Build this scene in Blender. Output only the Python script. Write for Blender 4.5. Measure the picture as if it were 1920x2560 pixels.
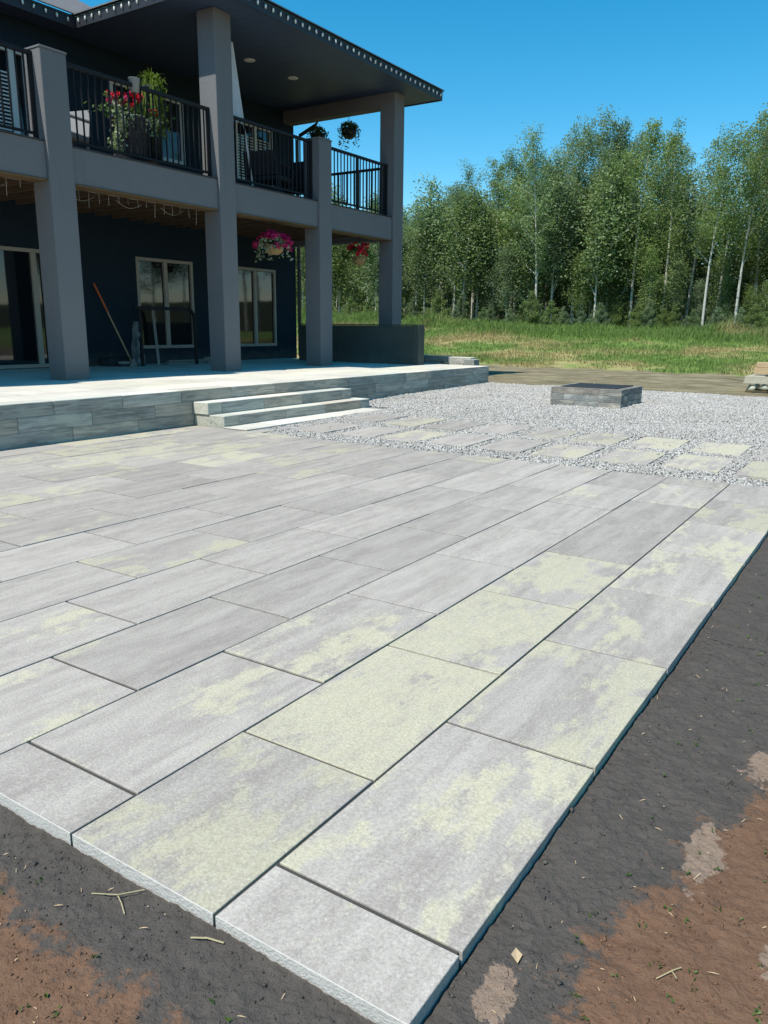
import bpy, math, random
import numpy as np
from mathutils import Matrix, Vector

scene = bpy.context.scene
for o in list(bpy.data.objects):
    bpy.data.objects.remove(o)
R = math.radians
rng = np.random.default_rng(7)
random.seed(7)

# ------------------------------------------------------------------ camera
cam_data = bpy.data.cameras.new('camera')
cam = bpy.data.objects.new('camera', cam_data)
scene.collection.objects.link(cam)
scene.camera = cam
CAM = Vector((0.6064, -1.0278, 1.2671))
YAW, PITCH, ROLL = -0.5793, -0.2326, 0.0104
fwd = Vector((math.sin(YAW)*math.cos(PITCH), math.cos(YAW)*math.cos(PITCH), math.sin(PITCH)))
rt = fwd.cross(Vector((0, 0, 1))).normalized()
up = rt.cross(fwd)
r2 = math.cos(ROLL)*rt + math.sin(ROLL)*up
u2 = -math.sin(ROLL)*rt + math.cos(ROLL)*up
cam.matrix_world = Matrix(((r2.x, u2.x, -fwd.x, CAM.x), (r2.y, u2.y, -fwd.y, CAM.y), (r2.z, u2.z, -fwd.z, CAM.z), (0, 0, 0, 1)))
cam_data.sensor_fit = 'HORIZONTAL'
cam_data.sensor_width = 36.0
cam_data.lens = 36.0*1955.93/1920.0
cam_data.clip_start = 0.02
cam_data.clip_end = 4000
scene.render.resolution_x, scene.render.resolution_y = 768, 1024

# ------------------------------------------------------------------ sky, sun, exposure
LIGHT = Vector((0.12, 0.60, -1.0)).normalized()        # the way sunlight travels
SUN_EL = math.asin(-LIGHT.z)
SUN_AZ = math.atan2(-LIGHT.x, -LIGHT.y)                # clockwise from +Y
world = bpy.data.worlds.new('World')
scene.world = world
world.use_nodes = True
wn = world.node_tree
for n in list(wn.nodes): wn.nodes.remove(n)
sky = wn.nodes.new('ShaderNodeTexSky'); sky.sky_type = 'NISHITA'; sky.sun_disc = False
sky.sun_elevation = SUN_EL; sky.sun_rotation = SUN_AZ
sky.altitude = 650; sky.air_density = 1.0; sky.dust_density = 0.25; sky.ozone_density = 2.0
hsv = wn.nodes.new('ShaderNodeHueSaturation'); hsv.inputs['Hue'].default_value = .481; hsv.inputs['Saturation'].default_value = 1.46
bg = wn.nodes.new('ShaderNodeBackground'); bg.inputs['Strength'].default_value = 0.15
wo = wn.nodes.new('ShaderNodeOutputWorld')
wn.links.new(sky.outputs[0], hsv.inputs['Color']); wn.links.new(hsv.outputs[0], bg.inputs[0]); wn.links.new(bg.outputs[0], wo.inputs[0])
sl = bpy.data.lights.new('sun', 'SUN'); sl.energy = 4.8; sl.angle = R(0.5); sl.color = (1.0, 0.955, 0.875)
sun = bpy.data.objects.new('sun', sl); scene.collection.objects.link(sun)
sun.rotation_euler = LIGHT.to_track_quat('-Z', 'Y').to_euler()
sun.location = (-6, -20, 40)
vs = scene.view_settings
vs.view_transform = 'Standard'; vs.look = 'None'; vs.exposure = 0.22; vs.gamma = 1.0; vs.use_curve_mapping = False
scene.render.engine = 'CYCLES'

# ------------------------------------------------------------------ node helpers
class NT:
    def __init__(s, name):
        s.m = bpy.data.materials.new(name); s.m.use_nodes = True
        s.t = s.m.node_tree
        s.b = s.t.nodes['Principled BSDF']
        s.out = s.t.nodes['Material Output']
    def n(s, typ, **kw):
        nd = s.t.nodes.new(typ)
        for k, v in kw.items(): setattr(nd, k, v)
        return nd
    def put(s, sock, v):
        if isinstance(v, bpy.types.NodeSocket): s.t.links.new(v, sock)
        elif v is not None: sock.default_value = v
    def math(s, op, a, b=None, clamp=False):
        nd = s.n('ShaderNodeMath', operation=op, use_clamp=clamp)
        s.put(nd.inputs[0], a); s.put(nd.inputs[1], b)
        return nd.outputs[0]
    def pos(s): return s.n('ShaderNodeNewGeometry').outputs['Position']
    def island(s): return s.n('ShaderNodeNewGeometry').outputs['Random Per Island']
    def obj(s): return s.n('ShaderNodeTexCoord').outputs['Object']
    def rand(s): return s.n('ShaderNodeObjectInfo').outputs['Random']
    def vmath(s, op, a, b):
        nd = s.n('ShaderNodeVectorMath', operation=op); s.put(nd.inputs[0], a); s.put(nd.inputs[1], b)
        return nd.outputs[0]
    def sep(s, v):
        nd = s.n('ShaderNodeSeparateXYZ'); s.put(nd.inputs[0], v); return nd.outputs
    def comb(s, x, y, z):
        nd = s.n('ShaderNodeCombineXYZ')
        for i, v in enumerate((x, y, z)): s.put(nd.inputs[i], v)
        return nd.outputs[0]
    def noise(s, vec, scale=5, detail=4, rough=.55, dist=0.0):
        nd = s.n('ShaderNodeTexNoise'); s.put(nd.inputs['Vector'], vec)
        nd.inputs['Scale'].default_value = scale; nd.inputs['Detail'].default_value = detail
        nd.inputs['Roughness'].default_value = rough; nd.inputs['Distortion'].default_value = dist
        return nd.outputs['Fac']
    def voro(s, vec, scale=5, feature='F1'):
        nd = s.n('ShaderNodeTexVoronoi', feature=feature); s.put(nd.inputs['Vector'], vec)
        nd.inputs['Scale'].default_value = scale
        return nd.outputs['Distance']
    def ramp(s, f, lo, hi, a=0.0, b=1.0, smooth=True):
        nd = s.n('ShaderNodeMapRange', interpolation_type='SMOOTHSTEP' if smooth else 'LINEAR')
        for i, v in enumerate((f, lo, hi, a, b)): s.put(nd.inputs[i], v)
        return nd.outputs[0]
    def mix(s, f, a, b, blend='MIX'):
        nd = s.n('ShaderNodeMix', data_type='RGBA', blend_type=blend)
        s.put(nd.inputs[0], f)
        for i, v in ((6, a), (7, b)):
            if isinstance(v, tuple) and len(v) == 3: v = (*v, 1)
            s.put(nd.inputs[i], v)
        return nd.outputs[2]
    def bump(s, h, strength=.3, dist=.01, normal=None):
        nd = s.n('ShaderNodeBump'); nd.inputs['Strength'].default_value = strength; nd.inputs['Distance'].default_value = dist
        s.put(nd.inputs['Height'], h)
        if normal is not None: s.put(nd.inputs['Normal'], normal)
        return nd.outputs[0]
    def done(s, col, rough=.8, normal=None, spec=.3, metal=0.0):
        if isinstance(col, tuple) and len(col) == 3: col = (*col, 1)
        s.put(s.b.inputs['Base Color'], col); s.put(s.b.inputs['Roughness'], rough)
        s.put(s.b.inputs['Normal'], normal); s.put(s.b.inputs['Specular IOR Level'], spec); s.put(s.b.inputs['Metallic'], metal)
        return s.m

def simple(name, col, rough=.6, var=.12, scale=12, bump=.15, bscale=60, spec=.3, metal=0.0):
    t = NT(name); p = t.obj()
    f = t.noise(p, scale, 5, .6)
    c = t.mix(f, tuple(x*(1-var) for x in col), tuple(min(1, x*(1+var)) for x in col))
    return t.done(c, rough, t.bump(t.noise(p, bscale, 3), bump, .004), spec, metal)

M = {}
def m_slab(name, g0, g1, cream, thr):
    t = NT(name); rd = t.rand()
    off = t.comb(t.math('MULTIPLY', rd, 37.0), t.math('MULTIPLY', rd, 91.0), t.math('MULTIPLY', rd, 13.0))
    p = t.vmath('ADD', t.obj(), off)
    streak = t.noise(t.vmath('MULTIPLY', p, (9.0, 1.1, 3.0)), 1.0, 5, .62, .3)
    fine = t.noise(p, 135, 5, .85)
    mid = t.noise(t.vmath('MULTIPLY', p, (26.0, 9.0, 10.0)), 1.0, 4, .65)
    grey = t.mix(t.ramp(streak, .3, .72), g0, g1)
    grey = t.mix(t.ramp(mid, .35, .7, 0, .35), grey, tuple(x*1.18 for x in g1))
    pn = t.noise(t.vmath('MULTIPLY', p, (3.6, 1.9, 1.0)), 1.0, 7, .70, .15)
    at_ = t.n('ShaderNodeAttribute', attribute_type='OBJECT', attribute_name='cream')
    th = t.ramp(at_.outputs['Fac'], 0, 1, .72, thr-.06, False)
    pn = t.math('ADD', pn, t.math('MULTIPLY', t.math('SUBTRACT', mid, .5), .17))
    pn = t.math('ADD', pn, t.math('MULTIPLY', t.math('SUBTRACT', fine, .5), .10))
    mask = t.ramp(t.math('SUBTRACT', pn, th), -.035, .055)
    mask = t.math('MULTIPLY', mask, t.ramp(mid, .25, .6, .5, .9))
    col = t.mix(mask, grey, cream)
    dust = t.noise(t.pos(), 1.1, 6, .62)
    col = t.mix(t.ramp(dust, .52, .72, 0, .30), col, (.40, .365, .31))
    col = t.mix(t.ramp(t.noise(t.pos(), 2.3, 6, .7), .60, .74, 0, .25), col, (.24, .225, .205))
    tone = t.ramp(t.math('FRACT', t.math('MULTIPLY', rd, 7.31)), 0, 1, .86, 1.06, False)
    col = t.mix(1.0, col, t.comb(tone, tone, tone), 'MULTIPLY')
    col = t.mix(t.ramp(fine, .34, .58, .42, 0.0), col, (.11, .104, .095))
    col = t.mix(t.ramp(fine, .55, .70, 0, .5), col, (.76, .73, .67))
    nrm = t.bump(t.math('ADD', fine, t.math('MULTIPLY', mid, .8)), .35, .0022)
    return t.done(col, .82, nrm, .25)
M['slab'] = m_slab('slab_concrete', (.330, .295, .258), (.475, .430, .378), (.540, .500, .350), .44)
M['floor'] = m_slab('terrace_floor_concrete', (.70, .65, .55), (.78, .73, .63), (.78, .74, .58), .42)

def m_block(name='wall_block', top=True, a=(.27, .26, .235), b=(.50, .475, .42)):
    t = NT(name); rd = t.rand()
    off = t.comb(t.math('MULTIPLY', rd, 31.0), t.math('MULTIPLY', rd, 57.0), t.math('MULTIPLY', rd, 17.0))
    p = t.vmath('ADD', t.obj(), off)
    grain = t.noise(t.vmath('MULTIPLY', p, (30, 2.2, 38)), 1.0, 6, .65, .8)
    patch = t.noise(t.vmath('MULTIPLY', p, (3, 2.0, 9)), 1.0, 4, .6)
    c = t.mix(t.ramp(grain, .36, .68), a, b)
    c = t.mix(t.ramp(patch, .45, .65, 0, .6), c, (.55, .52, .44))
    c = t.mix(t.ramp(patch, .42, .25, 0, .55), c, (.12, .125, .13))
    tone = t.ramp(rd, 0, 1, .72, 1.12, False)
    if top: c = t.mix(t.ramp(t.sep(t.n('ShaderNodeNewGeometry').outputs['True Normal'])[2], .6, .9), c, t.mix(grain, (.66, .62, .54), (.76, .72, .63)))  # sunlit brightness of block tops put into the colour of upward faces
    c = t.mix(1.0, c, t.comb(tone, tone, tone), 'MULTIPLY')
    h2 = t.math('FRACT', t.math('MULTIPLY', rd, 9.7))
    c = t.mix(1.0, c, t.mix(h2, (1.07, 1.0, .91), (.93, .995, 1.0)), 'MULTIPLY')
    nrm = t.bump(t.math('ADD', grain, t.math('MULTIPLY', t.noise(p, 120, 3), .4)), .7, .008)
    return t.done(c, .85, nrm, .2)
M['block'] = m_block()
M['stepend_lit'] = m_block('step_end_block_lit', True, (.46, .43, .35), (.70, .66, .55))  # brighter copy of the block colour, painting in sunlight on the step ends
M['pitblock'] = m_block('pit_block', False, (.19, .185, .175), (.30, .29, .27))

def m_stucco(name, col, var=.06):
    t = NT(name); p = t.pos()
    big = t.noise(p, 1.3, 4, .6); fine = t.noise(p, 90, 4, .7)
    c = t.mix(big, tuple(x*(1-var*1.6) for x in col), tuple(x*(1+var) for x in col))
    drip = t.noise(t.vmath('MULTIPLY', p, (6, 6, .5)), 1.0, 4)
    c = t.mix(t.ramp(drip, .55, .75, 0, .25), c, tuple(x*.75 for x in col))
    zz = t.math('ADD', t.sep(p)[2], t.math('MULTIPLY', t.math('SUBTRACT', t.noise(p, 7, 4), .5), .35))
    c = t.mix(t.ramp(zz, .78, .46, 0, .35), c, (.17, .15, .12))
    return t.done(c, .9, t.bump(t.math('ADD', fine, t.math('MULTIPLY', t.noise(p, 22, 4), 1.5)), .7, .006), .15)
M['stucco'] = m_stucco('column_stucco', (.170, .170, .172))
M['housewall'] = m_stucco('dark_house_stucco', (.016, .028, .040))
M['panelwall'] = m_stucco('privacy_panel', (.07, .085, .075), .12)
M['white'] = simple('white_vinyl', (.62, .61, .58), .5, .05, 4, .05)
M['beige'] = simple('beige_frame', (.34, .30, .25), .5, .06, 4, .05)
M['black'] = simple('black_metal', (.012, .013, .015), .6, .2, 8, .05, spec=.25)
M['soffit'] = simple('soffit_panel', (.045, .07, .12), .55, .08, 3, .05)
M['fascia'] = simple('dark_fascia', (.035, .036, .04), .4, .1, 3, .05)
M['joist'] = simple('joist_wood', (.11, .075, .045), .8, .35, 5, .3, 40)
M['deck'] = simple('deck_underside', (.085, .06, .04), .85, .3, 4, .3)
M['trimwood'] = simple('trim_wood', (.13, .085, .04), .7, .2, 8, .2)
M['wire'] = simple('white_wire', (.28, .27, .24), .5, .05)
M['greenwire'] = simple('green_wire', (.03, .06, .035), .5, .05)
M['bulb'] = simple('bulb_plastic', (.78, .77, .68), .25, .03, spec=.5)
M['bulbbase'] = simple('bulb_socket', (.03, .07, .04), .5, .05)
M['lampglass'] = simple('downlight_lens', (.7, .69, .66), .4, .03)
M['pot_dark'] = simple('dark_planter', (.02, .022, .028), .5, .2)
M['pot_tan'] = simple('coir_basket', (.33, .22, .10), .95, .3, 30, .6, 90)
M['pail'] = simple('grey_pail', (.22, .235, .23), .5, .1)
M['wood'] = simple('raw_timber', (.46, .33, .19), .8, .22, 9, .3, 70)
M['greywood'] = simple('weathered_timber', (.26, .25, .22), .85, .25, 9, .4, 70)
M['palletwood'] = simple('pallet_wood', (.42, .39, .30), .85, .25, 9, .4, 70)
M['orange'] = simple('orange_handle', (.55, .12, .03), .5, .1)
M['plastic'] = simple('clear_sheet', (.20, .22, .22), .35, .2, 7, .6, 12, spec=.5)
M['shade'] = simple('shade_cloth', (.55, .57, .60), .85, .08, 4, .2)
M['wicker'] = simple('dark_wicker', (.03, .028, .03), .7, .3, 40, .6, 90)
M['chairwhite'] = simple('white_chair', (.22, .22, .22), .5, .05)
M['rock'] = simple('pale_limestone', (.55, .53, .42), .9, .15, 6, .6, 20)
M['red'] = simple('red_petals', (.50, .008, .022), .6, .3, 30, .3)
M['pink'] = simple('magenta_petals', (.42, .01, .09), .6, .3, 30, .3)
M['pan'] = simple('steel_pan', (.03, .03, .032), .6, .3, 6, .2, spec=.4)
M['box'] = simple('dark_crate', (.035, .04, .045), .6, .3)
M['twig'] = simple('dry_twig', (.42, .36, .20), .8, .25)
M['straw'] = simple('straw_bits', (.48, .36, .22), .85, .35)

def m_glass():
    t = NT('window_glass'); t.b.inputs['IOR'].default_value = 1.65
    wob = t.noise(t.pos(), 1.6, 2)
    return t.done((.006, .009, .011), .03, t.bump(wob, .012, .05), .5)
M['glass'] = m_glass()

def m_leaf(name, cols, trans=.35, spec=.25):
    t = NT(name); r = t.island(); ob = t.rand()
    c = t.mix(t.ramp(r, 0, .5, 0, 1, False), cols[0], cols[1])
    c = t.mix(t.ramp(r, .5, 1, 0, 1, False), c, cols[2])
    tone = t.ramp(ob, 0, 1, .75, 1.2, False); hu = t.ramp(t.math('FRACT', t.math('MULTIPLY', ob, 5.7)), 0, 1, .65, 1.3, False)
    c = t.mix(1.0, c, t.comb(tone, tone, t.math('MULTIPLY', tone, hu)), 'MULTIPLY')
    t.done(c, .55, None, spec)
    tr = t.n('ShaderNodeBsdfTranslucent'); t.put(tr.inputs[0], t.mix(.5, c, (.16, .24, .04)))
    ms = t.n('ShaderNodeMixShader'); ms.inputs[0].default_value = trans
    t.t.links.new(t.b.outputs[0], ms.inputs[1]); t.t.links.new(tr.outputs[0], ms.inputs[2]); t.t.links.new(ms.outputs[0], t.out.inputs[0])
    return t.m
M['aspen'] = m_leaf('aspen_leaves', ((.125, .195, .078), (.225, .315, .135), (.38, .45, .27)), .47)
M['bushleaf'] = m_leaf('shrub_leaves', ((.06, .105, .028), (.10, .16, .036), (.15, .2, .06)), .3)
M['potleaf'] = m_leaf('pot_plant_leaves', ((.04, .085, .02), (.08, .15, .03), (.14, .2, .06)), .3)
M['vineleaf'] = m_leaf('vine_leaves', ((.20, .30, .08), (.34, .42, .18), (.55, .58, .40)), .25)
M['spikeleaf'] = m_leaf('spike_leaves', ((.10, .19, .02), (.17, .26, .03), (.24, .30, .06)), .3)

def m_bark():
    t = NT('aspen_bark'); p = t.pos()
    b = t.noise(t.vmath('MULTIPLY', p, (9, 9, 3.0)), 1.0, 4, .6)
    mk = t.noise(t.vmath('MULTIPLY', p, (5, 5, 16)), 1.0, 3, .6)
    c = t.mix(b, (.40, .38, .32), (.62, .60, .53))
    c = t.mix(t.ramp(mk, .6, .7, 0, .8), c, (.07, .06, .05))
    return t.done(c, .8, t.bump(mk, .3, .02), .2)
M['bark'] = m_bark()

GRASS_NOISE = (.16, 5)
def grass_colour(t, p):
    n1 = t.noise(p, .28, 5, .62); n2 = t.noise(p, 1.5, 4, .6); z = t.sep(p)
    g = t.mix(n2, (.125, .205, .045), (.205, .29, .08))
    d = t.mix(n2, (.33, .265, .12), (.44, .365, .175))
    tall = t.ramp(z[1], 30.5, 33.5)
    dry = t.ramp(t.math('SUBTRACT', n1, t.math('MULTIPLY', tall, .10)), .44, .60, 0, .9)
    return t.mix(dry, g, d), n1, n2
def m_grass():
    t = NT('grass_blades'); p = t.pos(); c, a, b = grass_colour(t, p)
    tone = t.ramp(t.island(), 0, 1, .7, 1.3, False)
    c = t.mix(1.0, c, t.comb(tone, tone, tone), 'MULTIPLY')
    t.done(c, .7, None, .2)
    tr = t.n('ShaderNodeBsdfTranslucent'); t.put(tr.inputs[0], c)
    ms = t.n('ShaderNodeMixShader'); ms.inputs[0].default_value = .3
    t.t.links.new(t.b.outputs[0], ms.inputs[1]); t.t.links.new(tr.outputs[0], ms.inputs[2]); t.t.links.new(ms.outputs[0], t.out.inputs[0])
    return t.m
M['grass'] = m_grass()

def soil_colour(t, p):
    s = t.sep(p)
    d = t.math('MAXIMUM', s[0], t.math('MULTIPLY', s[1], -1.0))
    w = t.noise(p, 2.3, 6, .65); w2 = t.noise(p, 14, 5, .7); w3 = t.noise(p, 60, 4, .7)
    d = t.math('SUBTRACT', d, t.math('MULTIPLY', t.math('MAXIMUM', t.math('SUBTRACT', s[1], .45), 0.0), .22))
    e = t.math('ADD', d, t.math('MULTIPLY', t.math('SUBTRACT', w, .5), .42))
    e = t.math('ADD', e, t.math('MULTIPLY', t.math('SUBTRACT', w2, .5), .55))
    br = t.ramp(e, .17, .25)
    grey = t.mix(w2, (.060, .053, .047), (.118, .105, .092))
    brown = t.mix(w2, (.110, .060, .036), (.215, .128, .082))
    c = t.mix(br, grey, brown)
    c = t.mix(t.ramp(w3, .58, .75, 0, .3), c, (.20, .165, .13))
    pale = t.math('MULTIPLY', t.ramp(t.noise(p, 2.6, 5, .6), .60, .64), br)
    c = t.mix(pale, c, (.31, .225, .165))
    for px_, py_, rx_, ry_ in ((.34, .87, .045, .12), (.085, .20, .035, .075), (.40, 1.42, .05, .10), (.62, .62, .09, .10)):
        q = t.vmath('MULTIPLY', t.vmath('SUBTRACT', p, (px_, py_, 0.0)), (1/rx_, 1/ry_, 0.0))
        ln = t.n('ShaderNodeVectorMath', operation='LENGTH'); t.put(ln.inputs[0], q)
        k = t.math('ADD', ln.outputs['Value'], t.math('MULTIPLY', t.math('SUBTRACT', t.noise(p, 8, 7, .72), .5), 4.2))
        c = t.mix(t.ramp(k, 1.05, .9), c, t.mix(w3, (.19, .135, .10), (.31, .23, .17)))
    return c, w2, w3
def m_soil():
    t = NT('soil'); p = t.pos(); c, a, b = soil_colour(t, p)
    h = t.math('ADD', t.math('MULTIPLY', a, .7), b)
    n = t.bump(h, .8, .012)
    n = t.bump(t.noise(p, 260, 3, .7), .5, .003, n)
    return t.done(c, .95, n, .1)
M['soil'] = m_soil()
def m_clod():
    t = NT('soil_clods'); p = t.pos(); c, a, b = soil_colour(t, p)
    tone = t.ramp(t.island(), 0, 1, .7, 1.25, False)
    c = t.mix(1.0, c, t.comb(tone, tone, tone), 'MULTIPLY')
    return t.done(c, .95, t.bump(b, .6, .004), .1)
M['clod'] = m_clod()
def m_ground():
    t = NT('ground'); p = t.pos(); s = t.sep(p)
    soil, w2, w3 = soil_colour(t, p)
    stk = t.noise(t.vmath('MULTIPLY', p, (1.1, 2.2, 1)), 1.0, 8, .75, .3)
    trk = t.mix(t.ramp(stk, .3, .7), (.125, .108, .062), (.31, .27, .17))
    trk = t.mix(t.ramp(t.noise(p, .9, 4), .55, .7, 0, .5), trk, (.26, .17, .13))
    gr, n1, n2 = grass_colour(t, p)
    gr = t.mix(t.ramp(n2, .60, .75, 0, .6), gr, (.27, .20, .12))
    yy = t.math('ADD', s[1], t.math('MULTIPLY', t.math('SUBTRACT', t.noise(p, 1.3, 7, .65), .5), 4.0))
    c = t.mix(t.ramp(yy, 12.5, 14.0), soil, trk)
    c = t.mix(t.ramp(yy, 22.2, 22.9), c, gr)
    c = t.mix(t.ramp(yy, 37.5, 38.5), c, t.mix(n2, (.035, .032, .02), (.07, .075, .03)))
    far = t.math('MULTIPLY', t.math('GREATER_THAN', t.math('ABSOLUTE', s[0]), 70.0), t.math('LESS_THAN', s[1], 37.0))
    c = t.mix(far, c, gr)
    return t.done(c, .95, t.bump(t.math('ADD', w2, t.math('MULTIPLY', stk, 2.0)), .7, .03), .1)
M['ground'] = m_ground()
def m_gravel():
    t = NT('crushed_gravel'); r = t.island()
    c = t.mix(t.ramp(r, 0, .75, 0, 1, False), (.30, .285, .26), (.52, .495, .455))
    c = t.mix(t.ramp(r, .82, 1.0, 0, .7, False), c, (.64, .62, .58))
    c = t.mix(t.ramp(t.noise(t.pos(), .9, 5, .6), .4, .7, 0, .35), c, (.34, .315, .27))
    return t.done(c, .85, t.bump(t.noise(t.pos(), 90, 3), .3, .003), .2)
M['gravel'] = m_gravel()
def m_gbed():
    t = NT('gravel_bed'); p = t.pos()
    v = t.voro(p, 26); c = t.mix(t.ramp(v, .1, .6), (.40, .395, .385), (.20, .20, .195))
    return t.done(c, .9, t.bump(v, .8, .02), .1)
M['gbed'] = m_gbed()
M['sand'] = simple('joint_sand', (.060, .057, .052), .95, .25, 30, .5, 200)
def m_shingle():
    t = NT('roof_shingles'); p = t.pos()
    br = t.n('ShaderNodeTexBrick'); t.put(br.inputs['Vector'], t.vmath('MULTIPLY', t.comb(t.math('ADD', t.sep(p)[0], t.sep(p)[1]), t.sep(p)[2], 0.0), (3.0, 7.0, 1)))
    br.inputs['Color1'].default_value = (.10, .10, .105, 1); br.inputs['Color2'].default_value = (.17, .165, .165, 1); br.inputs['Mortar'].default_value = (.04, .04, .04, 1)
    br.inputs['Scale'].default_value = 1.0
    return t.done(t.mix(t.noise(p, 60, 3), br.outputs[0], (.2, .2, .2)), .9, t.bump(br.outputs['Fac'], .5, .01), .2)
M['shingle'] = m_shingle()

# ------------------------------------------------------------------ mesh helpers
col = scene.collection
class MB:
    def __init__(s): s.v = []; s.f = []
    def add(s, vs, fs):
        o = len(s.v); s.v += [tuple(v) for v in vs]; s.f += [tuple(i+o for i in f) for f in fs]; return s
    def box(s, x0, x1, y0, y1, z0, z1, b=0.0):
        if b <= 0:
            return s.add([(x, y, z) for z in (z0, z1) for y in (y0, y1) for x in (x0, x1)],
                         [(0, 2, 3, 1), (4, 5, 7, 6), (0, 1, 5, 4), (2, 6, 7, 3), (0, 4, 6, 2), (1, 3, 7, 5)])
        X, Y, Z = (x0, x1), (y0, y1), (z0, z1); vs = []; idx = {}
        for i in (0, 1):
            for j in (0, 1):
                for k in (0, 1):
                    for a in range(3):
                        q = [X[i], Y[j], Z[k]]
                        for c, hi in zip(range(3), (i, j, k)):
                            if c != a: q[c] += -b if hi else b
                        idx[(i, j, k, a)] = len(vs); vs.append(q)
        fs = []
        for a in range(3):
            o1, o2 = (a+1) % 3, (a+2) % 3
            for sgn in (0, 1):
                loop = []
                for (p1, p2) in ((0, 0), (1, 0), (1, 1), (0, 1)):
                    t = [0, 0, 0]; t[a] = sgn; t[o1] = p1; t[o2] = p2; loop.append(idx[(*t, a)])
                fs.append(tuple(loop if sgn else loop[::-1]))
        for a in range(3):
            o1, o2 = (a+1) % 3, (a+2) % 3
            for p1 in (0, 1):
                for p2 in (0, 1):
                    e = []
                    for q in (0, 1):
                        t = [0, 0, 0]; t[a] = q; t[o1] = p1; t[o2] = p2; e.append(tuple(t))
                    l = (idx[(*e[0], o1)], idx[(*e[1], o1)], idx[(*e[1], o2)], idx[(*e[0], o2)])
                    fs.append(l if (p1 ^ p2) else l[::-1])
        for i in (0, 1):
            for j in (0, 1):
                for k in (0, 1):
                    l = (idx[(i, j, k, 0)], idx[(i, j, k, 1)], idx[(i, j, k, 2)])
                    fs.append(l if (i+j+k) % 2 else l[::-1])
        return s.add(vs, fs)
    def tube(s, pts, rad, n=6, cap=True):
        pts = [Vector(p) for p in pts]; m = len(pts)
        if not hasattr(rad, '__len__'): rad = [rad]*m
        vs = []; 
        for i, p in enumerate(pts):
            d = (pts[min(i+1, m-1)]-pts[max(i-1, 0)]).normalized()
            a = Vector((0, 0, 1)) if abs(d.z) < .9 else Vector((1, 0, 0))
            e1 = d.cross(a).normalized(); e2 = d.cross(e1)
            for k in range(n):
                t = 2*math.pi*k/n
                vs.append(p+(e1*math.cos(t)+e2*math.sin(t))*rad[i])
        fs = [(i*n+k, i*n+(k+1) % n, (i+1)*n+(k+1) % n, (i+1)*n+k) for i in range(m-1) for k in range(n)]
        if cap: fs += [tuple(range(n)), tuple(range((m-1)*n, m*n))[::-1]]
        return s.add(vs, fs)
    def lathe(s, c, prof, n=14):
        vs = [(c[0]+r*math.cos(2*math.pi*k/n), c[1]+r*math.sin(2*math.pi*k/n), c[2]+z) for r, z in prof for k in range(n)]
        m = len(prof)
        fs = [(i*n+k, i*n+(k+1) % n, (i+1)*n+(k+1) % n, (i+1)*n+k) for i in range(m-1) for k in range(n)]
        fs += [tuple(range(n))[::-1], tuple(range((m-1)*n, m*n))]
        return s.add(vs, fs)
    def bar(s, a, b, w, h):
        a, b = Vector(a), Vector(b); d = (b-a).normalized()
        r = d.cross(Vector((0, 0, 1))); r = r.normalized() if r.length > 1e-4 else Vector((1, 0, 0))
        u = r.cross(d)
        vs = [q+r*i*w/2+u*j*h/2 for q in (a, b) for j in (-1, 1) for i in (-1, 1)]
        return s.add(vs, [(0, 1, 3, 2), (4, 6, 7, 5), (0, 4, 5, 1), (2, 3, 7, 6), (0, 2, 6, 4), (1, 5, 7, 3)])
    def mesh(s, name, mat):
        me = bpy.data.meshes.new(name); me.from_pydata(s.v, [], s.f); me.materials.append(M[mat]); me.validate(); me.update(); return me
    def build(s, name, mat, parent=None, smooth=False, loc=None):
        me = s.mesh(name, mat)
        if smooth: me.polygons.foreach_set('use_smooth', [True]*len(me.polygons))
        return link(name, me, parent, loc)

def link(name, me, parent=None, loc=None, rot=None, scale=None):
    o = bpy.data.objects.new(name, me); col.objects.link(o)
    if parent is not None: o.parent = parent
    if loc is not None: o.location = loc
    if rot is not None: o.rotation_euler = rot
    if scale is not None: o.scale = scale
    return o
def np_mesh(name, V, F, mat, smooth=False):
    V = np.asarray(V, np.float32); F = np.asarray(F, np.int32); k = F.shape[1]
    me = bpy.data.meshes.new(name)
    me.vertices.add(len(V)); me.vertices.foreach_set('co', V.ravel())
    me.loops.add(F.size); me.loops.foreach_set('vertex_index', F.ravel())
    me.polygons.add(len(F)); me.polygons.foreach_set('loop_start', np.arange(0, F.size, k, dtype=np.int32))
    me.update(calc_edges=True); me.validate()
    if smooth: me.polygons.foreach_set('use_smooth', np.ones(len(F), bool))
    me.materials.append(M[mat]); return me
def thing(name, label, cat, loc=(0, 0, 0), group=None, rot=None):
    o = bpy.data.objects.new(name, None); o.empty_display_size = .1; col.objects.link(o); o.location = loc
    if rot: o.rotation_euler = rot
    return tag(o, label, cat, group)
def tag(o, label, cat, group=None, kind=None):
    o['label'] = label; o['category'] = cat
    if group: o['group'] = group
    if kind: o['kind'] = kind
    return o
def struct(o, label=None, cat=None):
    o['kind'] = 'structure'
    if label: o['label'] = label; o['category'] = cat
    return o
def stuff(o, label=None, cat=None):
    o['kind'] = 'stuff'
    if label: o['label'] = label; o['category'] = cat
    return o
ORD = ['first', 'second', 'third', 'fourth', 'fifth', 'sixth', 'seventh', 'eighth', 'ninth', 'tenth', 'eleventh', 'twelfth', 'thirteenth', 'fourteenth', 'fifteenth', 'sixteenth', 'seventeenth', 'eighteenth', 'nineteenth', 'twentieth', 'twenty-first', 'twenty-second', 'twenty-third', 'twenty-fourth', 'twenty-fifth', 'twenty-sixth', 'twenty-seventh', 'twenty-eighth', 'twenty-ninth', 'thirtieth']
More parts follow.
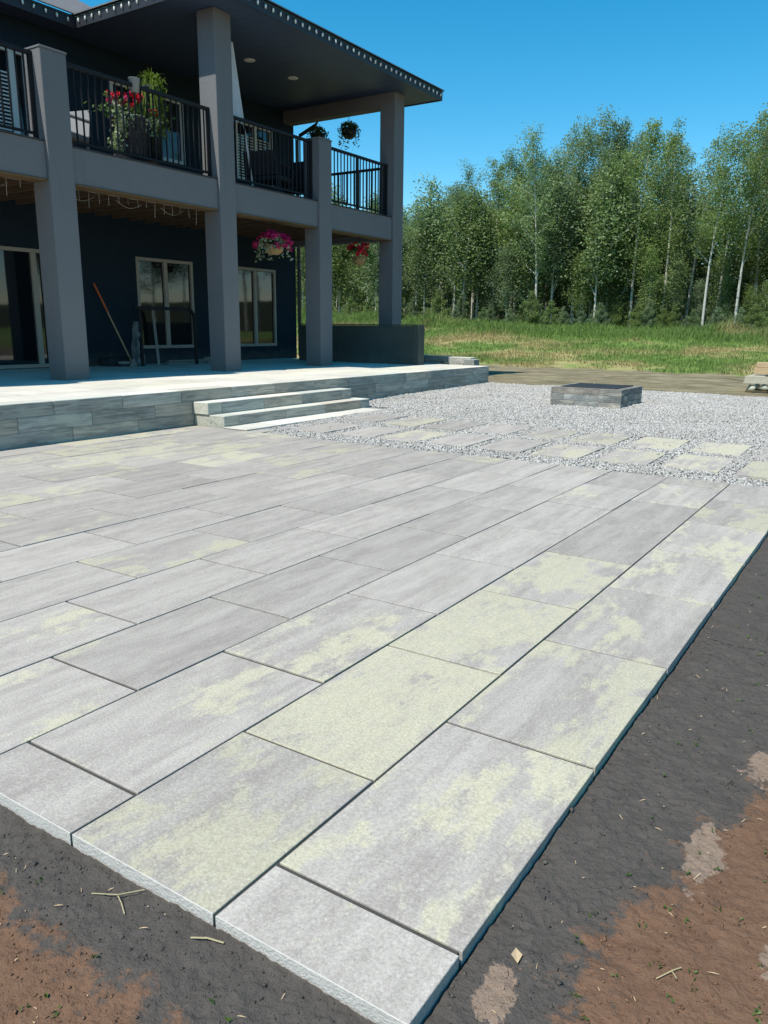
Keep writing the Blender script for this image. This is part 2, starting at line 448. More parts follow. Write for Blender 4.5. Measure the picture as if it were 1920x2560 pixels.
# smooth value noise in numpy
def vnoise(x, y, seed=0):
    r = np.random.default_rng(seed).random((256, 256))
    xi = np.floor(x).astype(int); yi = np.floor(y).astype(int); fx = x-xi; fy = y-yi
    fx = fx*fx*(3-2*fx); fy = fy*fy*(3-2*fy)
    g = lambda a, b: r[a % 256, b % 256]
    return (g(xi, yi)*(1-fx)+g(xi+1, yi)*fx)*(1-fy)+(g(xi, yi+1)*(1-fx)+g(xi+1, yi+1)*fx)*fy - .5
def fbm(x, y, sc, octv=4, seed=0, gain=.5):
    s = 0; a = 1
    for i in range(octv):
        s = s+a*vnoise(x*sc+17.3*i, y*sc+9.1*i, seed+i); sc *= 2.03; a *= gain
    return s

# ------------------------------------------------------------------ measures
W, L, J, JC = .508, .847, .0085, .0135
XP = -6.985            # terrace front
ZT = .457              # terrace top
PY = 6.063             # far edge of patio
XC = -9.525            # pillar front
XW = -12.75            # house wall
def ground_z(x, y):
    x = np.asarray(x, float); y = np.asarray(y, float)
    top = 1.0+np.clip((-4-x), -4, 30)*.032
    t = np.clip((y-22.3)/14.0, 0, 1); t = t*t*(3-2*t)*.5+t*.5
    base = -.075+np.clip((y-9)/6, 0, 1)*.15
    z = base+t*(top-base)
    z = z+np.clip((y-50)/20, 0, 1)*3.2
    amp = np.clip((y-15)/4, 0, 1)*np.clip((120-y)/60, 0, 1)
    return z+amp*(.07*fbm(x, y, .5, 4, 5)+.05*fbm(x, y, 2.0, 2, 15))
def gravel_z(x, y):
    return -.022+.0115*(y-6.0)+.022*fbm(x, y, 1.1, 4, 31)

# ------------------------------------------------------------------ ground
gx = np.unique(np.concatenate([np.linspace(-1500, -60, 14), np.linspace(-60, -36, 14), np.linspace(-36, 8, 190), np.linspace(8, 60, 24), np.linspace(60, 1500, 14)]))
gy = np.unique(np.concatenate([np.linspace(-1500, -40, 12), np.linspace(-40, 12, 40), np.linspace(12, 40, 150), np.linspace(40, 90, 22), np.linspace(90, 2500, 14)]))
GX, GY = np.meshgrid(gx, gy)
def grid_mesh(name, X, Y, Z, mat, keep=None, smooth=True):
    ny, nx = X.shape
    V = np.stack([X.ravel(), Y.ravel(), Z.ravel()], 1)
    i = np.arange(ny-1)[:, None]*nx+np.arange(nx-1)[None, :]
    F = np.stack([i, i+1, i+nx+1, i+nx], -1).reshape(-1, 4)
    if keep is not None: F = F[keep.ravel()]
    return np_mesh(name, V, F, mat, smooth)
struct(link('ground', grid_mesh('ground', GX, GY, ground_z(GX, GY), 'ground')))

# loose soil round the patio corner, finely modelled
def soil_z(x, y):
    z = -.031+.012*fbm(x, y, 2.2, 4, 71)+.008*fbm(x, y, 12, 4, 72, .6)+.0055*fbm(x, y, 46, 3, 73, .75)
    d = np.maximum(x, -y)
    return z-.010*np.clip((d-.05)/.3, 0, 1)
def soil_sheet(x0, x1, y0, y1, st, name):
    X, Y = np.meshgrid(np.arange(x0, x1+st/2, st), np.arange(y0, y1+st/2, st))
    return grid_mesh(name, X, Y, soil_z(X, Y), 'soil')
for a_ in ((-2.2, .9, -.6, .002, .0058), (.002, .9, .002, 2.4, .0058), (.002, 1.9, 2.4, 6.6, .014), (-4.2, -2.2, -.6, .002, .016), (-4.2, 1.9, -1.8, -.6, .016), (.9, 1.9, -.6, 2.4, .016)):
    struct(link('soil', soil_sheet(*a_, 'soil')))

def scatter_lumps(n, xy, z, size, mat, name, flat=.7, verts6=True):
    """low-poly irregular stones as one mesh"""
    base = np.array([(1, 0, 0), (-1, 0, 0), (0, 1, 0), (0, -1, 0), (0, 0, 1), (0, 0, -1)], float)
    tri = np.array([(0, 2, 4), (2, 1, 4), (1, 3, 4), (3, 0, 4), (2, 0, 5), (1, 2, 5), (3, 1, 5), (0, 3, 5)])
    B = base[None]+rng.normal(0, .28, (n, 6, 3))
    sc = np.stack([rng.uniform(.7, 1.3, n), rng.uniform(.7, 1.3, n), rng.uniform(flat*.7, flat*1.2, n)], 1)
    B = B*sc[:, None, :]
    a = rng.uniform(0, 2*np.pi, n); b = rng.normal(0, .45, n)
    ca, sa, cb, sb = np.cos(a), np.sin(a), np.cos(b), np.sin(b)
    x = B[:, :, 0]; y = B[:, :, 1]*cb[:, None]-B[:, :, 2]*sb[:, None]; zz = B[:, :, 1]*sb[:, None]+B[:, :, 2]*cb[:, None]
    x, y = x*ca[:, None]-y*sa[:, None], x*sa[:, None]+y*ca[:, None]
    V = np.stack([x, y, zz], -1)*size[:, None, None]
    V[:, :, 0] += xy[:, 0][:, None]; V[:, :, 1] += xy[:, 1][:, None]; V[:, :, 2] += z[:, None]
    F = (tri[None]+6*np.arange(n)[:, None, None]).reshape(-1, 3)
    return np_mesh(name, V.reshape(-1, 3), F, mat)

# ------------------------------------------------------------------ patio of big slabs
patio_b = MB().box(XP+.01, -.012, .012, PY-.012, -.075, -.0075)
patio = struct(patio_b.build('patio', 'sand'))
M['cutface'] = simple('cut_concrete', (.50, .475, .43), .95, .25, 40, .9, 130)
def slab_mesh(w, l, name='slab', th=.05, mat='slab', cut=False):
    """slab with a chamfered top edge and a casting groove round its side; origin at the middle of its top"""
    b = .0016; hw, hl = w/2, l/2
    prof = [(b, 0), (0, -b), (0, -.024), (.0025, -.0265), (.0025, -.029), (0, -.0315), (.001, -th)]
    if cut: prof = [(b, 0), (0, -b), (0, -.02), (0, -.035), (0, -th)]
    vs = []
    for ins, z in prof:
        vs += [(-hw+ins, -hl+ins, z), (hw-ins, -hl+ins, z), (hw-ins, hl-ins, z), (-hw+ins, hl-ins, z)]
    fs = [(0, 1, 2, 3)]
    for i in range(len(prof)-1):
        for k in range(4):
            a, c = i*4+k, i*4+(k+1) % 4
            fs.append((c, a, a+4, c+4))
    me = MB().add(vs, fs).mesh(name, mat)
    if cut:
        me.materials.append(M['cutface'])
        for p in me.polygons:
            if p.normal.y < -.5: p.material_index = 1
    return me
full = slab_mesh(W-J, L-JC)
cache = {}
def put_slab(x, y0, y1, w=W, parent=patio, z=0.0):
    l = y1-y0
    if abs(l-L) < .002 and w == W: me = full
    else:
        k = (round(w, 3), round(l, 3), y0 == 0)
        if k not in cache: cache[k] = slab_mesh(w-J, l-JC, cut=(y0 == 0))
        me = cache[k]
    o = link('slab', me, parent, (x+random.uniform(-.0008, .0008), (y0+y1)/2, z+random.uniform(-.0022, .0018)), (random.gauss(0, .0011), random.gauss(0, .0016), random.gauss(0, .0006)))
    return o
CREAM = {(0, 0): .35, (0, 1): .62, (0, 2): .66, (0, 3): .5, (0, 4): .62, (0, 5): .6, (0, 6): .55, (1, 0): .66, (1, 1): .92, (1, 2): .85, (1, 3): .72, (1, 4): .1, (1, 5): .1,
         (2, 0): .0, (2, 1): .5, (2, 2): .55, (2, 3): .0, (2, 4): .1, (3, 0): .45, (3, 1): .35, (3, 2): .1, (3, 3): .1, (4, 1): .4, (4, 2): .1, (4, 3): .0}
for r in range(14):
    x1 = -r*W; x0 = max(-(r+1)*W, XP+.003); w = x1-x0
    if w < .05: continue
    w = W if abs(w-W) < 1e-6 else w
    ys = [0.0]; y = .215 if r % 2 == 0 else .64
    while y < PY-.06: ys.append(y); y += L
    ys.append(PY)
    for k, (a, b) in enumerate(zip(ys[:-1], ys[1:])):
        o = put_slab((x0+x1)/2, a, b, w)
        o['cream'] = CREAM.get((r, k), random.choice((.0, .1, .3, .45, .5)) if r < 8 else random.choice((.2, .4, .6, .7)))
# landing strip along the foot of the steps
landing = struct(MB().box(-6.45, -6.07, PY+.004, 9.14, -.075, .006).build('landing', 'sand'))
for a, b in ((PY+.002, 6.70), (6.70, 7.547), (7.547, 8.394), (8.394, 9.16)):
    put_slab(-6.26, a, b, .40, landing, .018).data = slab_mesh(.40-J, b-a-J, 'slab', .05, 'floor')
put_slab(-5.945, PY+.002, 6.36, .225, landing)

# ------------------------------------------------------------------ gravel bed and stepping slabs
gxs, gys = np.meshgrid(np.linspace(-6.99, 1.2, 120), np.linspace(PY-.004, 14.95, 130))
struct(link('gravel_bed', grid_mesh('gravel_bed', gxs, gys, gravel_z(gxs, gys)-.006, 'gbed')))
steps_xy = []
for i, x in enumerate((-5.46, -4.80, -4.16, -3.53, -2.90, -2.26, -1.60, -.95, -.29, .36)): steps_xy.append((x, 6.93+.02*math.sin(i*2.1), 'nearer the patio', i))
for i, x in enumerate((-5.49, -4.84, -4.21, -3.57, -2.92, -2.27, -1.62, -.96, -.30, .36)): steps_xy.append((x, 8.06+.02*math.sin(i*1.7+1), 'nearer the fire pit', i))
for x, y, rw, i in steps_xy:
    o = link('stepping_slab', full, None, (x, y, float(gravel_z(x, y))+.020), (R(.65), random.gauss(0, .004), random.gauss(0, .012)))
    o['cream'] = (.7, .6, .75, .2, .65, .1, .1, .7, .1, .3)[(i*3+len(rw)) % 10]
    tag(o, f'{ORD[i]} grey stepping slab from the steps in the gravel row {rw}', 'paving slab', 'stepping slabs in the gravel')
N = 165000
gy_ = PY+.012+(14.86-PY)*rng.random(N*2)
gx_ = -6.97+8.0*rng.random(N*2)
keep = np.ones(N*2, bool)
for x, y, _, _ in steps_xy: keep &= ~((abs(gx_-x) < W/2-.012) & (abs(gy_-y) < L/2-.012))
keep &= ~((abs(gx_+3.63) < .59) & (abs(gy_-11.88) < .59))
keep &= ~((gx_ < -6.05) & (gy_ < 9.34)); keep &= ~((gx_ < -5.83) & (gy_ < 6.37))
edge = 14.80+.12*fbm(gx_, gy_*0, 1.6, 3, 91)
keep &= gy_ < edge
keep &= (gx_ < .9-.0*gy_) & ((gx_ < CAM.x+.35-(gy_-CAM.y)*.05))
gx_, gy_ = gx_[keep][:N], gy_[keep][:N]
gs = rng.uniform(.008, .0165, len(gx_))*(1+.022*(gy_-6))
gz = gravel_z(gx_, gy_)+rng.uniform(-.002, .012, len(gx_))
near_wall = np.clip((XP+.35-gx_)/.35, 0, 1)*np.clip((gy_-9.2)/2, 0, 1); gz = gz+near_wall*.02
stuff(link('gravel', scatter_lumps(len(gx_), np.stack([gx_, gy_], 1), gz, gs, 'gravel', 'gravel')), 'pale grey crushed gravel spread between terrace and fire pit', 'gravel')

sx = np.concatenate([[x+rng.uniform(-.24, .24) for x, y, _, _ in steps_xy for _k in range(4)], -5.8*rng.random(46)]); sy = np.concatenate([[y+rng.uniform(-.41, .41) for x, y, _, _ in steps_xy for _k in range(4)], PY-.02-np.abs(rng.normal(0, .09, 46))])
sz_ = np.where(sy < PY, .004, gravel_z(sx, sy)+.026)
stuff(link('stray_gravel', scatter_lumps(len(sx), np.stack([sx, sy], 1), sz_, rng.uniform(.006, .012, len(sx)), 'gravel', 'stray_gravel')), 'stray gravel stones lying on the slabs', 'gravel')

# ------------------------------------------------------------------ raised terrace, its block wall and steps
terrace = thing('terrace', 'raised terrace with long grey block wall and pale slab floor', 'terrace', (0, 0, 0))
MB().box(XW-.3, XP-.256, -1.5, 14.68, -.12, .408).build('core', 'sand', terrace)
def block(parent, x0, x1, y0, y1, z0, z1, name='block', mat='block', b=.006, jit=.004):
    cx, cy, cz = (x0+x1)/2, (y0+y1)/2, (z0+z1)/2; hx, hy, hz = (x1-x0)/2, (y1-y0)/2, (z1-z0)/2
    m = MB().box(-hx, hx, -hy+.002, hy-.002, -hz+.0015, hz-.0005, b)
    return m.build(name, mat, parent, loc=(cx+random.uniform(-jit, jit), cy, cz))
for c, (off, lens) in enumerate(((0.05, (.9, .9, .62, .9)), (.31, (.9, .62, .9, .9)), (.18, (.9,)))):
    y = -1.5+off-.9; i = 0
    z0 = c*.1523
    while y < 14.7:
        l = lens[i % len(lens)]; i += 1
        a, b = max(y, -1.5), min(y+l, 14.7)
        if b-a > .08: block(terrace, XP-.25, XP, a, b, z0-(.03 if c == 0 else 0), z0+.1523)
        y += l
for k, (xa, xb) in enumerate(((-7.85, -7.24), (-8.46, -7.85), (-9.07, -8.46), (-9.68, -9.07), (-10.29, -9.68), (-10.9, -10.29), (-11.51, -10.9), (-12.12, -11.51), (-12.74, -12.12))):
    y = -1.5-(.45 if k % 2 else 0)
    while y < 14.68:
        a, b = max(y, -1.5), min(y+.9, 14.68)
        if b-a > .05:
            key = ('f', round(xb-xa, 3), round(b-a, 3))
            if key not in cache: cache[key] = slab_mesh(xb-xa-J, b-a-J, 'floor_slab', .05, 'floor')
            link('floor_slab', cache[key], terrace, ((xa+xb)/2, (a+b)/2, ZT+random.uniform(-.002, .001)))['cream'] = random.choice((.2, .5, .8))
        y += .9
steps = thing('terrace_steps', 'two long grey block steps leading up to the terrace', 'steps', (XP, 6.08, 0))
def sblock(x0, x1, y0, y1, z0, z1, **k):
    o = block(steps, x0-XP, x1-XP, y0-6.08, y1-6.08, z0, z1, **k); return o
for (xf, z0, z1, ya, yb, cuts) in ((-6.46, -.03, .152, 6.08, 9.32, (6.35, 7.28, 8.18, 9.06)), (-6.715, .152, .3045, 6.06, 9.18, (6.31, 7.12, 7.95, 8.93))):
    ys = [ya, *cuts, yb]
    for i, (a, b) in enumerate(zip(ys[:-1], ys[1:])):
        xb = XP+.004 if i in (0, len(ys)-2) else XP+.004
        sblock(xb, xf, a, b, z0, z1, jit=.003, mat='stepend_lit' if i == 0 else 'block')

# ------------------------------------------------------------------ far retaining wall and block, privacy wall
rw = thing('retaining_wall', 'low grey block wall running back beyond the terrace end', 'wall', (-8.9, 15.2, 0))
for i, xa in enumerate(np.arange(-11.6, -7.9, .62)):
    for c in range(4):
        top = .63-.024*max(0, xa+9.0+.62)
        zt = .03+c*.15+ (top-.63)
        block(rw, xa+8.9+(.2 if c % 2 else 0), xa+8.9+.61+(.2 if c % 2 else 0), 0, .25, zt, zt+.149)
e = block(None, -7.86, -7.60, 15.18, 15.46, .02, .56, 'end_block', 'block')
tag(e, 'pale sunlit concrete block standing at the end of the low retaining wall', 'block')
pw = thing('privacy_wall', 'waist-high grey panel wall across the far end of the terrace', 'wall', (-8.33, 13.95, ZT))
for a, b in ((0, -.16), (-.16, -1.10), (-1.10, -2.2), (-2.2, -3.37)):
    MB().box(b+.002, a-.002, (0 if a < 0 else -.012), .24, 0, .83+(0 if a < 0 else .006), .005).build('panel', 'panelwall', pw)
MB().box(-3.37, .01, -.018, .262, .8375, .862, .004).build('cap', 'panelwall', pw)

# ------------------------------------------------------------------ house
house = thing('house', 'two-storey dark stucco house with covered balcony and grey square pillars', 'house', (XW, 6, ZT))
HO = Vector((XW, 6, ZT))
class HB(MB):
    def build(s, name, mat, parent=None, smooth=False, loc=None):
        """vertices in world space, stored relative to the house (or to the part)"""
        p = parent or house; org = HO if p is house else Vector(p['_o'])
        s.v = [(v[0]-org.x, v[1]-org.y, v[2]-org.z) for v in s.v]
        return MB.build(s, name, mat, p, smooth)
def hpart(name, mb, mat, origin):
    o = Vector(origin); mb.v = [(v[0]-o.x, v[1]-o.y, v[2]-o.z) for v in mb.v]
    ob = MB.build(mb, name, mat, house, loc=o-HO); ob['_o'] = tuple(o); return ob
HY0, HY1, ZR = -3.0, 15.15, 6.28
holes = [(5.6, 8.02, .47, 2.56), (10.08, 11.62, .77, 2.60), (12.95, 14.36, .77, 2.60),
         (5.75, 8.00, 3.70, 5.78), (9.72, 11.55, 4.55, 5.78), (13.1, 14.35, 4.50, 5.78)]
wall = HB()
ys = sorted({HY0, HY1, *[h[0] for h in holes], *[h[1] for h in holes]}); zs = sorted({.44, ZR, *[h[2] for h in holes], *[h[3] for h in holes]})
for a, b in zip(ys[:-1], ys[1:]):
    for c, d in zip(zs[:-1], zs[1:]):
        m1, m2 = (a+b)/2, (c+d)/2
        if any(h[0] < m1 < h[1] and h[2] < m2 < h[3] for h in holes): continue
        wall.add([(XW, a, c), (XW, b, c), (XW, b, d), (XW, a, d)], [(0, 1, 2, 3)])
for a, b, c, d in holes:
    X2 = XW-.10
    wall.add([(XW, a, c), (XW, b, c), (XW, b, d), (XW, a, d), (X2, a, c), (X2, b, c), (X2, b, d), (X2, a, d)], [(0, 4, 5, 1), (1, 5, 6, 2), (2, 6, 7, 3), (3, 7, 4, 0), (4, 7, 6, 5)])
wall.add([(XW, HY1, .44), (XW-9, HY1, .44), (XW-9, HY1, ZR), (XW, HY1, ZR)], [(0, 1, 2, 3)])
wall.add([(XW-9, HY0, .44), (XW, HY0, .44), (XW, HY0, ZR), (XW-9, HY0, ZR)], [(0, 1, 2, 3)])
wall.add([(XW-9, HY1, .44), (XW-9, HY0, .44), (XW-9, HY0, ZR), (XW-9, HY1, ZR)], [(0, 1, 2, 3)])
wall.build('wall', 'housewall')
def window(h, mulls, frame='beige', name='window', blind=None, f=.065, rail=None):
    a, b, c, d = h
    fr = MB()
    x0, x1 = XW-.06, XW+.018
    fr.box(x0, x1, a, b, d-f, d, .004); fr.box(x0, x1, a, b, c, c+f, .004)
    fr.box(x0, x1-.002, a, a+f, c+f, d-f, .004); fr.box(x0, x1-.002, b-f, b, c+f, d-f, .004)
    for m in mulls: fr.box(x0, x1-.004, m-.05, m+.05, c+f, d-f, .004)
    w = hpart(name, fr, frame, (XW, a, c))
    e = [a+f] + [q for m in mulls for q in (m-.05, m+.05)] + [b-f]
    for p, q in zip(e[::2], e[1::2]):
        HB().box(XW-.05, XW-.032, p+.001, q-.001, c+f+.001, d-f-.001).build('pane', 'glass', w)
    if blind:
        z = blind[2]
        while z > blind[3]:
            HB().box(XW-.031, XW-.027, blind[0], blind[1], z-.03, z-.004).build('blind_slat', 'greywood' if frame == 'beige' else 'white', w); z -= .06
    return w
window(holes[0], (7.80,), 'beige', 'sliding_door')
window(holes[1], (10.85,), 'beige')
window(holes[2], (13.62,), 'beige')
window(holes[3], (7.0, 7.72), 'white', 'balcony_door', (7.08, 7.64, 5.4, 4.3))
window(holes[4], (10.6,), 'white')
window(holes[5], (13.75,), 'white', 'window', (13.2, 14.26, 5.5, 4.6))
# pillars
for y0, y1, zt in ((2.9, 3.29, 4.82), (6.03, 6.43, 4.82), (9.27, 9.66, ZR-.002), (12.02, 12.42, 4.82), (14.73, 15.13, ZR-.002)):
    p = hpart('pillar', MB().box(XC-.39, XC, y0, y1, .45, zt, .008), 'stucco', (XC-.2, (y0+y1)/2, .45))
    if zt < 5: HB().box(XC-.40, XC+.01, y0-.01, y1+.01, zt+.0005, zt+.03, .006).build('pillar_cap', 'stucco', p)
XB0, XB1, ZB0, ZB1 = -9.88, -9.575, 3.19, 3.67
for a, b in ((3.29, 6.03), (6.43, 9.27), (9.66, 12.02), (12.42, 14.73)):
    bm = hpart('balcony_beam', MB().box(XB0, XB1, a, b, ZB0, ZB1, .006), 'stucco', (XB1, a, ZB0))
    HB().box(XB0+.02, XB1+.014, a+.001, b-.001, ZB0-.022, ZB0-.001, .003).build('trim', 'trimwood', bm)
    HB().box(XB0+.02, XB1+.02, a+.001, b-.001, ZB1+.001, ZB1+.016, .003).build('flashing', 'fascia', bm)
hpart('end_beam', MB().box(XW+.001, XB0-.03, 14.78, 15.08, ZB0, ZB1, .006), 'stucco', (XW, 14.9, ZB0))
hpart('deck_floor', MB().box(XW+.001, XB0-.001, 2.9, 14.775, 3.55, 3.665), 'deck', (XW, 3, 3.55))
for y in np.arange(3.1, 14.7, .405):
    hpart('joist', MB().box(XW+.002, XB0-.002, y, y+.042, 3.27, 3.549), 'joist', (XW, y, 3.27))
# railings
pick = {}
def railing(a, b, x=-9.72, posts=(), along='y', yy=14.93):
    z0, z1 = 3.78, 4.745
    def bx(p, q, lo, hi, t):
        return MB().box(x-t, x+t, p, q, lo, hi, .002) if along == 'y' else MB().box(p, q, yy-t, yy+t, lo, hi, .002)
    og = (x, a, ZB1) if along == 'y' else (a, yy, ZB1)
    r = hpart('railing', bx(a+.002, b-.002, z1, z1+.05, .03), 'black', og)
    q = bx(a+.002, b-.002, z0-.02, z0+.015, .016); HB().add(q.v, q.f).build('bottom_rail', 'black', r)
    for p in (a+.03, b-.03, *posts):
        q = bx(p-.025, p+.025, ZB1+.002, z1-.001, .025); HB().add(q.v, q.f).build('post', 'black', r)
    n = int((b-a)/.115); me = pick.setdefault('p', MB().box(-.0095, .0095, -.0095, .0095, -.47, .475).mesh('picket', 'black'))
    for i in range(1, n):
        t = a+(b-a)*i/n
        if any(abs(t-p) < .04 for p in posts): continue
        w = Vector((x, t, 4.269)) if along == 'y' else Vector((t, yy, 4.269))
        link('picket', me, r, w-Vector(og))
    return r
railing(3.29, 6.03); railing(6.43, 9.27, posts=()); railing(9.66, 12.02); railing(12.42, 14.73, posts=(13.58,))
railing(XW+.02, XC-.40, along='x')
# roof
PITCHR = .5; EX, EY0, EY1, EL = -9.0, 8.68, 15.9, -12.27; ZE = 6.46
def soffit(x0, x1, y0, y1, nm='soffit'):
    m = MB()
    if x1-x0 > 1:
        y = y0
        while y < y1-.01:
            e = min(y+.30, y1); m.box(x0, x1, y+.002, e-.002, ZR, ZR+.02); y += .30
        m.box(x0, x1, y0, y1, ZR+.006, ZR+.03)
    else: m.box(x0, x1, y0, y1, ZR, ZR+.03)
    return hpart(nm, m, 'soffit', (x0, y0, ZR))
soffit(XW-.02, EX-.03, EY0+.03, EY1-.03)
soffit(XW-.02, EL-.03, HY0-.4, EY0+.028)
f = MB()
f.box(EX-.03, EX, EY0, EY1, ZR-.02, ZE, .003); f.box(EL+.001, EX-.031, EY0, EY0+.03, ZR-.02, ZE, .003)
f.box(XW-9, EX-.031, EY1-.03, EY1, ZR-.02, ZE, .003); f.box(EL-.03, EL, HY0-.4, EY0+.03, ZR-.02, ZE, .003)
hpart('fascia', f, 'fascia', (EX, EY0, ZR))
ym = (EY0+EY1)/2; zr = ZE+.03+PITCHR*(ym-EY0); xr = EX-(ym-EY0)
rf = MB()
zz = ZE+.004; o_ = .03
def roofpts(dz):
    return [(EX+o_, EY0-o_, zz+dz), (EX+o_, EY1+o_, zz+dz), (XW-9, EY1+o_, zz+dz), (XW-9, EY0-o_, zz+dz), (xr, ym, zr+dz), (XW-9, ym, zr+dz)]
a, b = roofpts(.022), roofpts(0)
rf.add(a+b, [(0, 1, 4), (1, 2, 5, 4), (3, 0, 4, 5), (7, 6, 10), (8, 7, 10, 11), (6, 9, 11, 10), (0, 6, 7, 1), (1, 7, 8, 2), (6, 0, 3, 9)])
lx = -4.6
q = [(EL+o_, HY0-.4, zz), (EL+o_, EY0+2.5, zz), (EL+lx, EY0+2.5, zz-PITCHR*lx), (EL+lx, HY0-.4, zz-PITCHR*lx), (XW-9, HY0-.4, zz), (XW-9, EY0+2.5, zz)]
q2 = [(p[0], p[1], p[2]+.022) for p in q]
rf.add(q+q2, [(6, 7, 8, 9), (9, 8, 11, 10), (0, 3, 2, 1), (3, 4, 5, 2), (0, 1, 7, 6), (1, 2, 8, 7), (0, 6, 9, 3), (3, 9, 10, 4)])
hpart('roof', rf, 'shingle', (EX, ym, ZE))
hpart('roof_beam', MB().box(XW+.001, XC-.392, 14.76, 15.05, 6.0, ZR-.001, .006), 'stucco', (XW, 14.9, 6.0))
for x, y in ((-10.86, 11.56), (-10.86, 12.87)):
    hpart('downlight', MB().lathe((x, y, ZR-.014), [(.085, 0), (.105, .004), (.11, .0135)], 18), 'lampglass', (x, y, ZR))
ds = MB()
ds.tube([(-12.05, 15.26, 6.3), (-12.05, 15.26, 6.12), (-12.15, 15.26, 6.0), (-12.62, 15.24, 5.82), (-12.7, 15.22, 5.7), (-12.7, 15.22, .5)], .045, 8)
hpart('downspout', ds, 'fascia', (-12.7, 15.22, .5))

# ------------------------------------------------------------------ strings of bulbs along the eaves
bulb_me = MB().lathe((0, 0, 0), [(.005, -.078), (.013, -.066), (.018, -.044), (.017, -.026), (.011, -.012)], 8).mesh('bulb', 'bulb')
sock_me = MB().lathe((0, 0, 0), [(.011, -.014), (.0125, .012), (.006, .018)], 8).mesh('socket', 'bulbbase')
def bulb_string(a, b, n, label):
    a, b = Vector(a), Vector(b)
    t = thing('bulb_string', label, 'string lights', a)
    pts = []
    for i in range(n*2+1):
        p = (b-a)*(i/(n*2)); p.z += -.012 if i % 2 else .003
        pts.append(p)
    MB().tube(pts, .0045, 4).build('wire', 'greenwire', t)
    for i in range(n):
        p = (b-a)*((i+.5)/n)+Vector((0, 0, -.025))
        r = (random.gauss(0, .12), random.gauss(0, .12), 0)
        s = link('bulb', bulb_me, t, p, r); link('socket', sock_me, s)
    return t
zb = ZE-.03
bulb_string((EX+.025, EY0, zb), (EX+.025, EY1, zb), 38, 'string of white bulbs along the long front eave of the balcony roof')
bulb_string((EL+.03, EY0-.02, zb), (EX, EY0-.02, zb), 17, 'string of white bulbs along the short eave by the roof valley')
bulb_string((EL+.025, 4.0, zb), (EL+.025, EY0-.05, zb), 22, 'string of white bulbs along the recessed left eave')

# icicle wires under the balcony beam
def icicles(ya, yb, n, label):
    t = thing('icicle_lights', label, 'string lights', (XB0-.06, ya, ZB0))
    pts = [(0, (yb-ya)*i/n, .0-.01*(i % 2)) for i in range(n+1)]
    MB().tube(pts, .004, 4).build('wire', 'wire', t)
    for i in range(n):
        y = (yb-ya)*(i+.5)/n; l = random.choice((.10, .16, .24, .13))
        MB().tube([(0, y, 0), (random.uniform(-.02, .02), y+random.uniform(-.015, .015), -l)], .005, 4).build('strand', 'wire', t)
    for k in range(3):
        y = (yb-ya)*(k+.5)/3; 
        MB().tube([(-.2, y-.25+.5*j/6, -.03-.09*math.sin(math.pi*j/6)) for j in range(7)], .004, 4).build('loop', 'wire', t)
icicles(6.5, 9.2, 15, 'white icicle light wires dangling under the balcony between two left pillars')
icicles(3.5, 5.95, 12, 'white icicle light wires dangling under the balcony left of the first pillar')

# ------------------------------------------------------------------ foliage helpers
def leaf_quads(P, size, asp=.6, droop=0.0, upbias=.0, rg=rng):
    n = len(P)
    d = rg.normal(0, 1, (n, 3)); d[:, 2] = d[:, 2]*(1-.5*upbias)-droop; d /= np.linalg.norm(d, axis=1)[:, None]
    r = rg.normal(0, 1, (n, 3))*(1-.45*upbias); r[:, 2] += 1.1*upbias
    s = np.cross(d, r); s /= np.linalg.norm(s, axis=1)[:, None]+1e-9
    sz = size*rg.uniform(.65, 1.3, n); l = d*sz[:, None]; w = s*(sz*asp)[:, None]
    V = np.stack([P-l*.5, P+w*.5-l*.05, P+l*.5, P-w*.5-l*.05], 1).reshape(-1, 3)
    F = np.arange(4*n).reshape(n, 4)
    return V, F
def blades(n, xy, z, h, w, lean=.35, rg=rng):
    a = rg.uniform(0, 2*np.pi, n); b = rg.uniform(0, 2*np.pi, n); ln = np.abs(rg.normal(0, lean, n))
    p = np.stack([xy[:, 0], xy[:, 1], z], 1)
    sd = np.stack([np.cos(a), np.sin(a), np.zeros(n)], 1)*(w/2)[:, None]
    dr = np.stack([np.cos(b)*ln, np.sin(b)*ln, np.ones(n)], 1)
    mid = p+dr*(h*.55)[:, None]*np.array([.6, .6, 1]); tip = p+dr*h[:, None]*np.array([1.25, 1.25, .95])
    V = np.stack([p-sd, p+sd, mid+sd*.7, tip, mid-sd*.7], 1).reshape(-1, 3)
    k = 5*np.arange(n)[:, None]
    F = np.concatenate([k+np.array([[0, 1, 2, 4]]), k+np.array([[4, 2, 3, 3]])], 0)
    T = np.concatenate([k+np.array([[0, 1, 2]]), k+np.array([[0, 2, 4]]), k+np.array([[4, 2, 3]])], 0)
    return V, T
def flower_head(r, seed):
    rg = np.random.default_rng(seed); n = 26
    d = rg.normal(0, 1, (n, 3)); d /= np.linalg.norm(d, axis=1)[:, None]
    V, F = leaf_quads(d*r*.75, r*.85, .9, rg=rg); return V, F

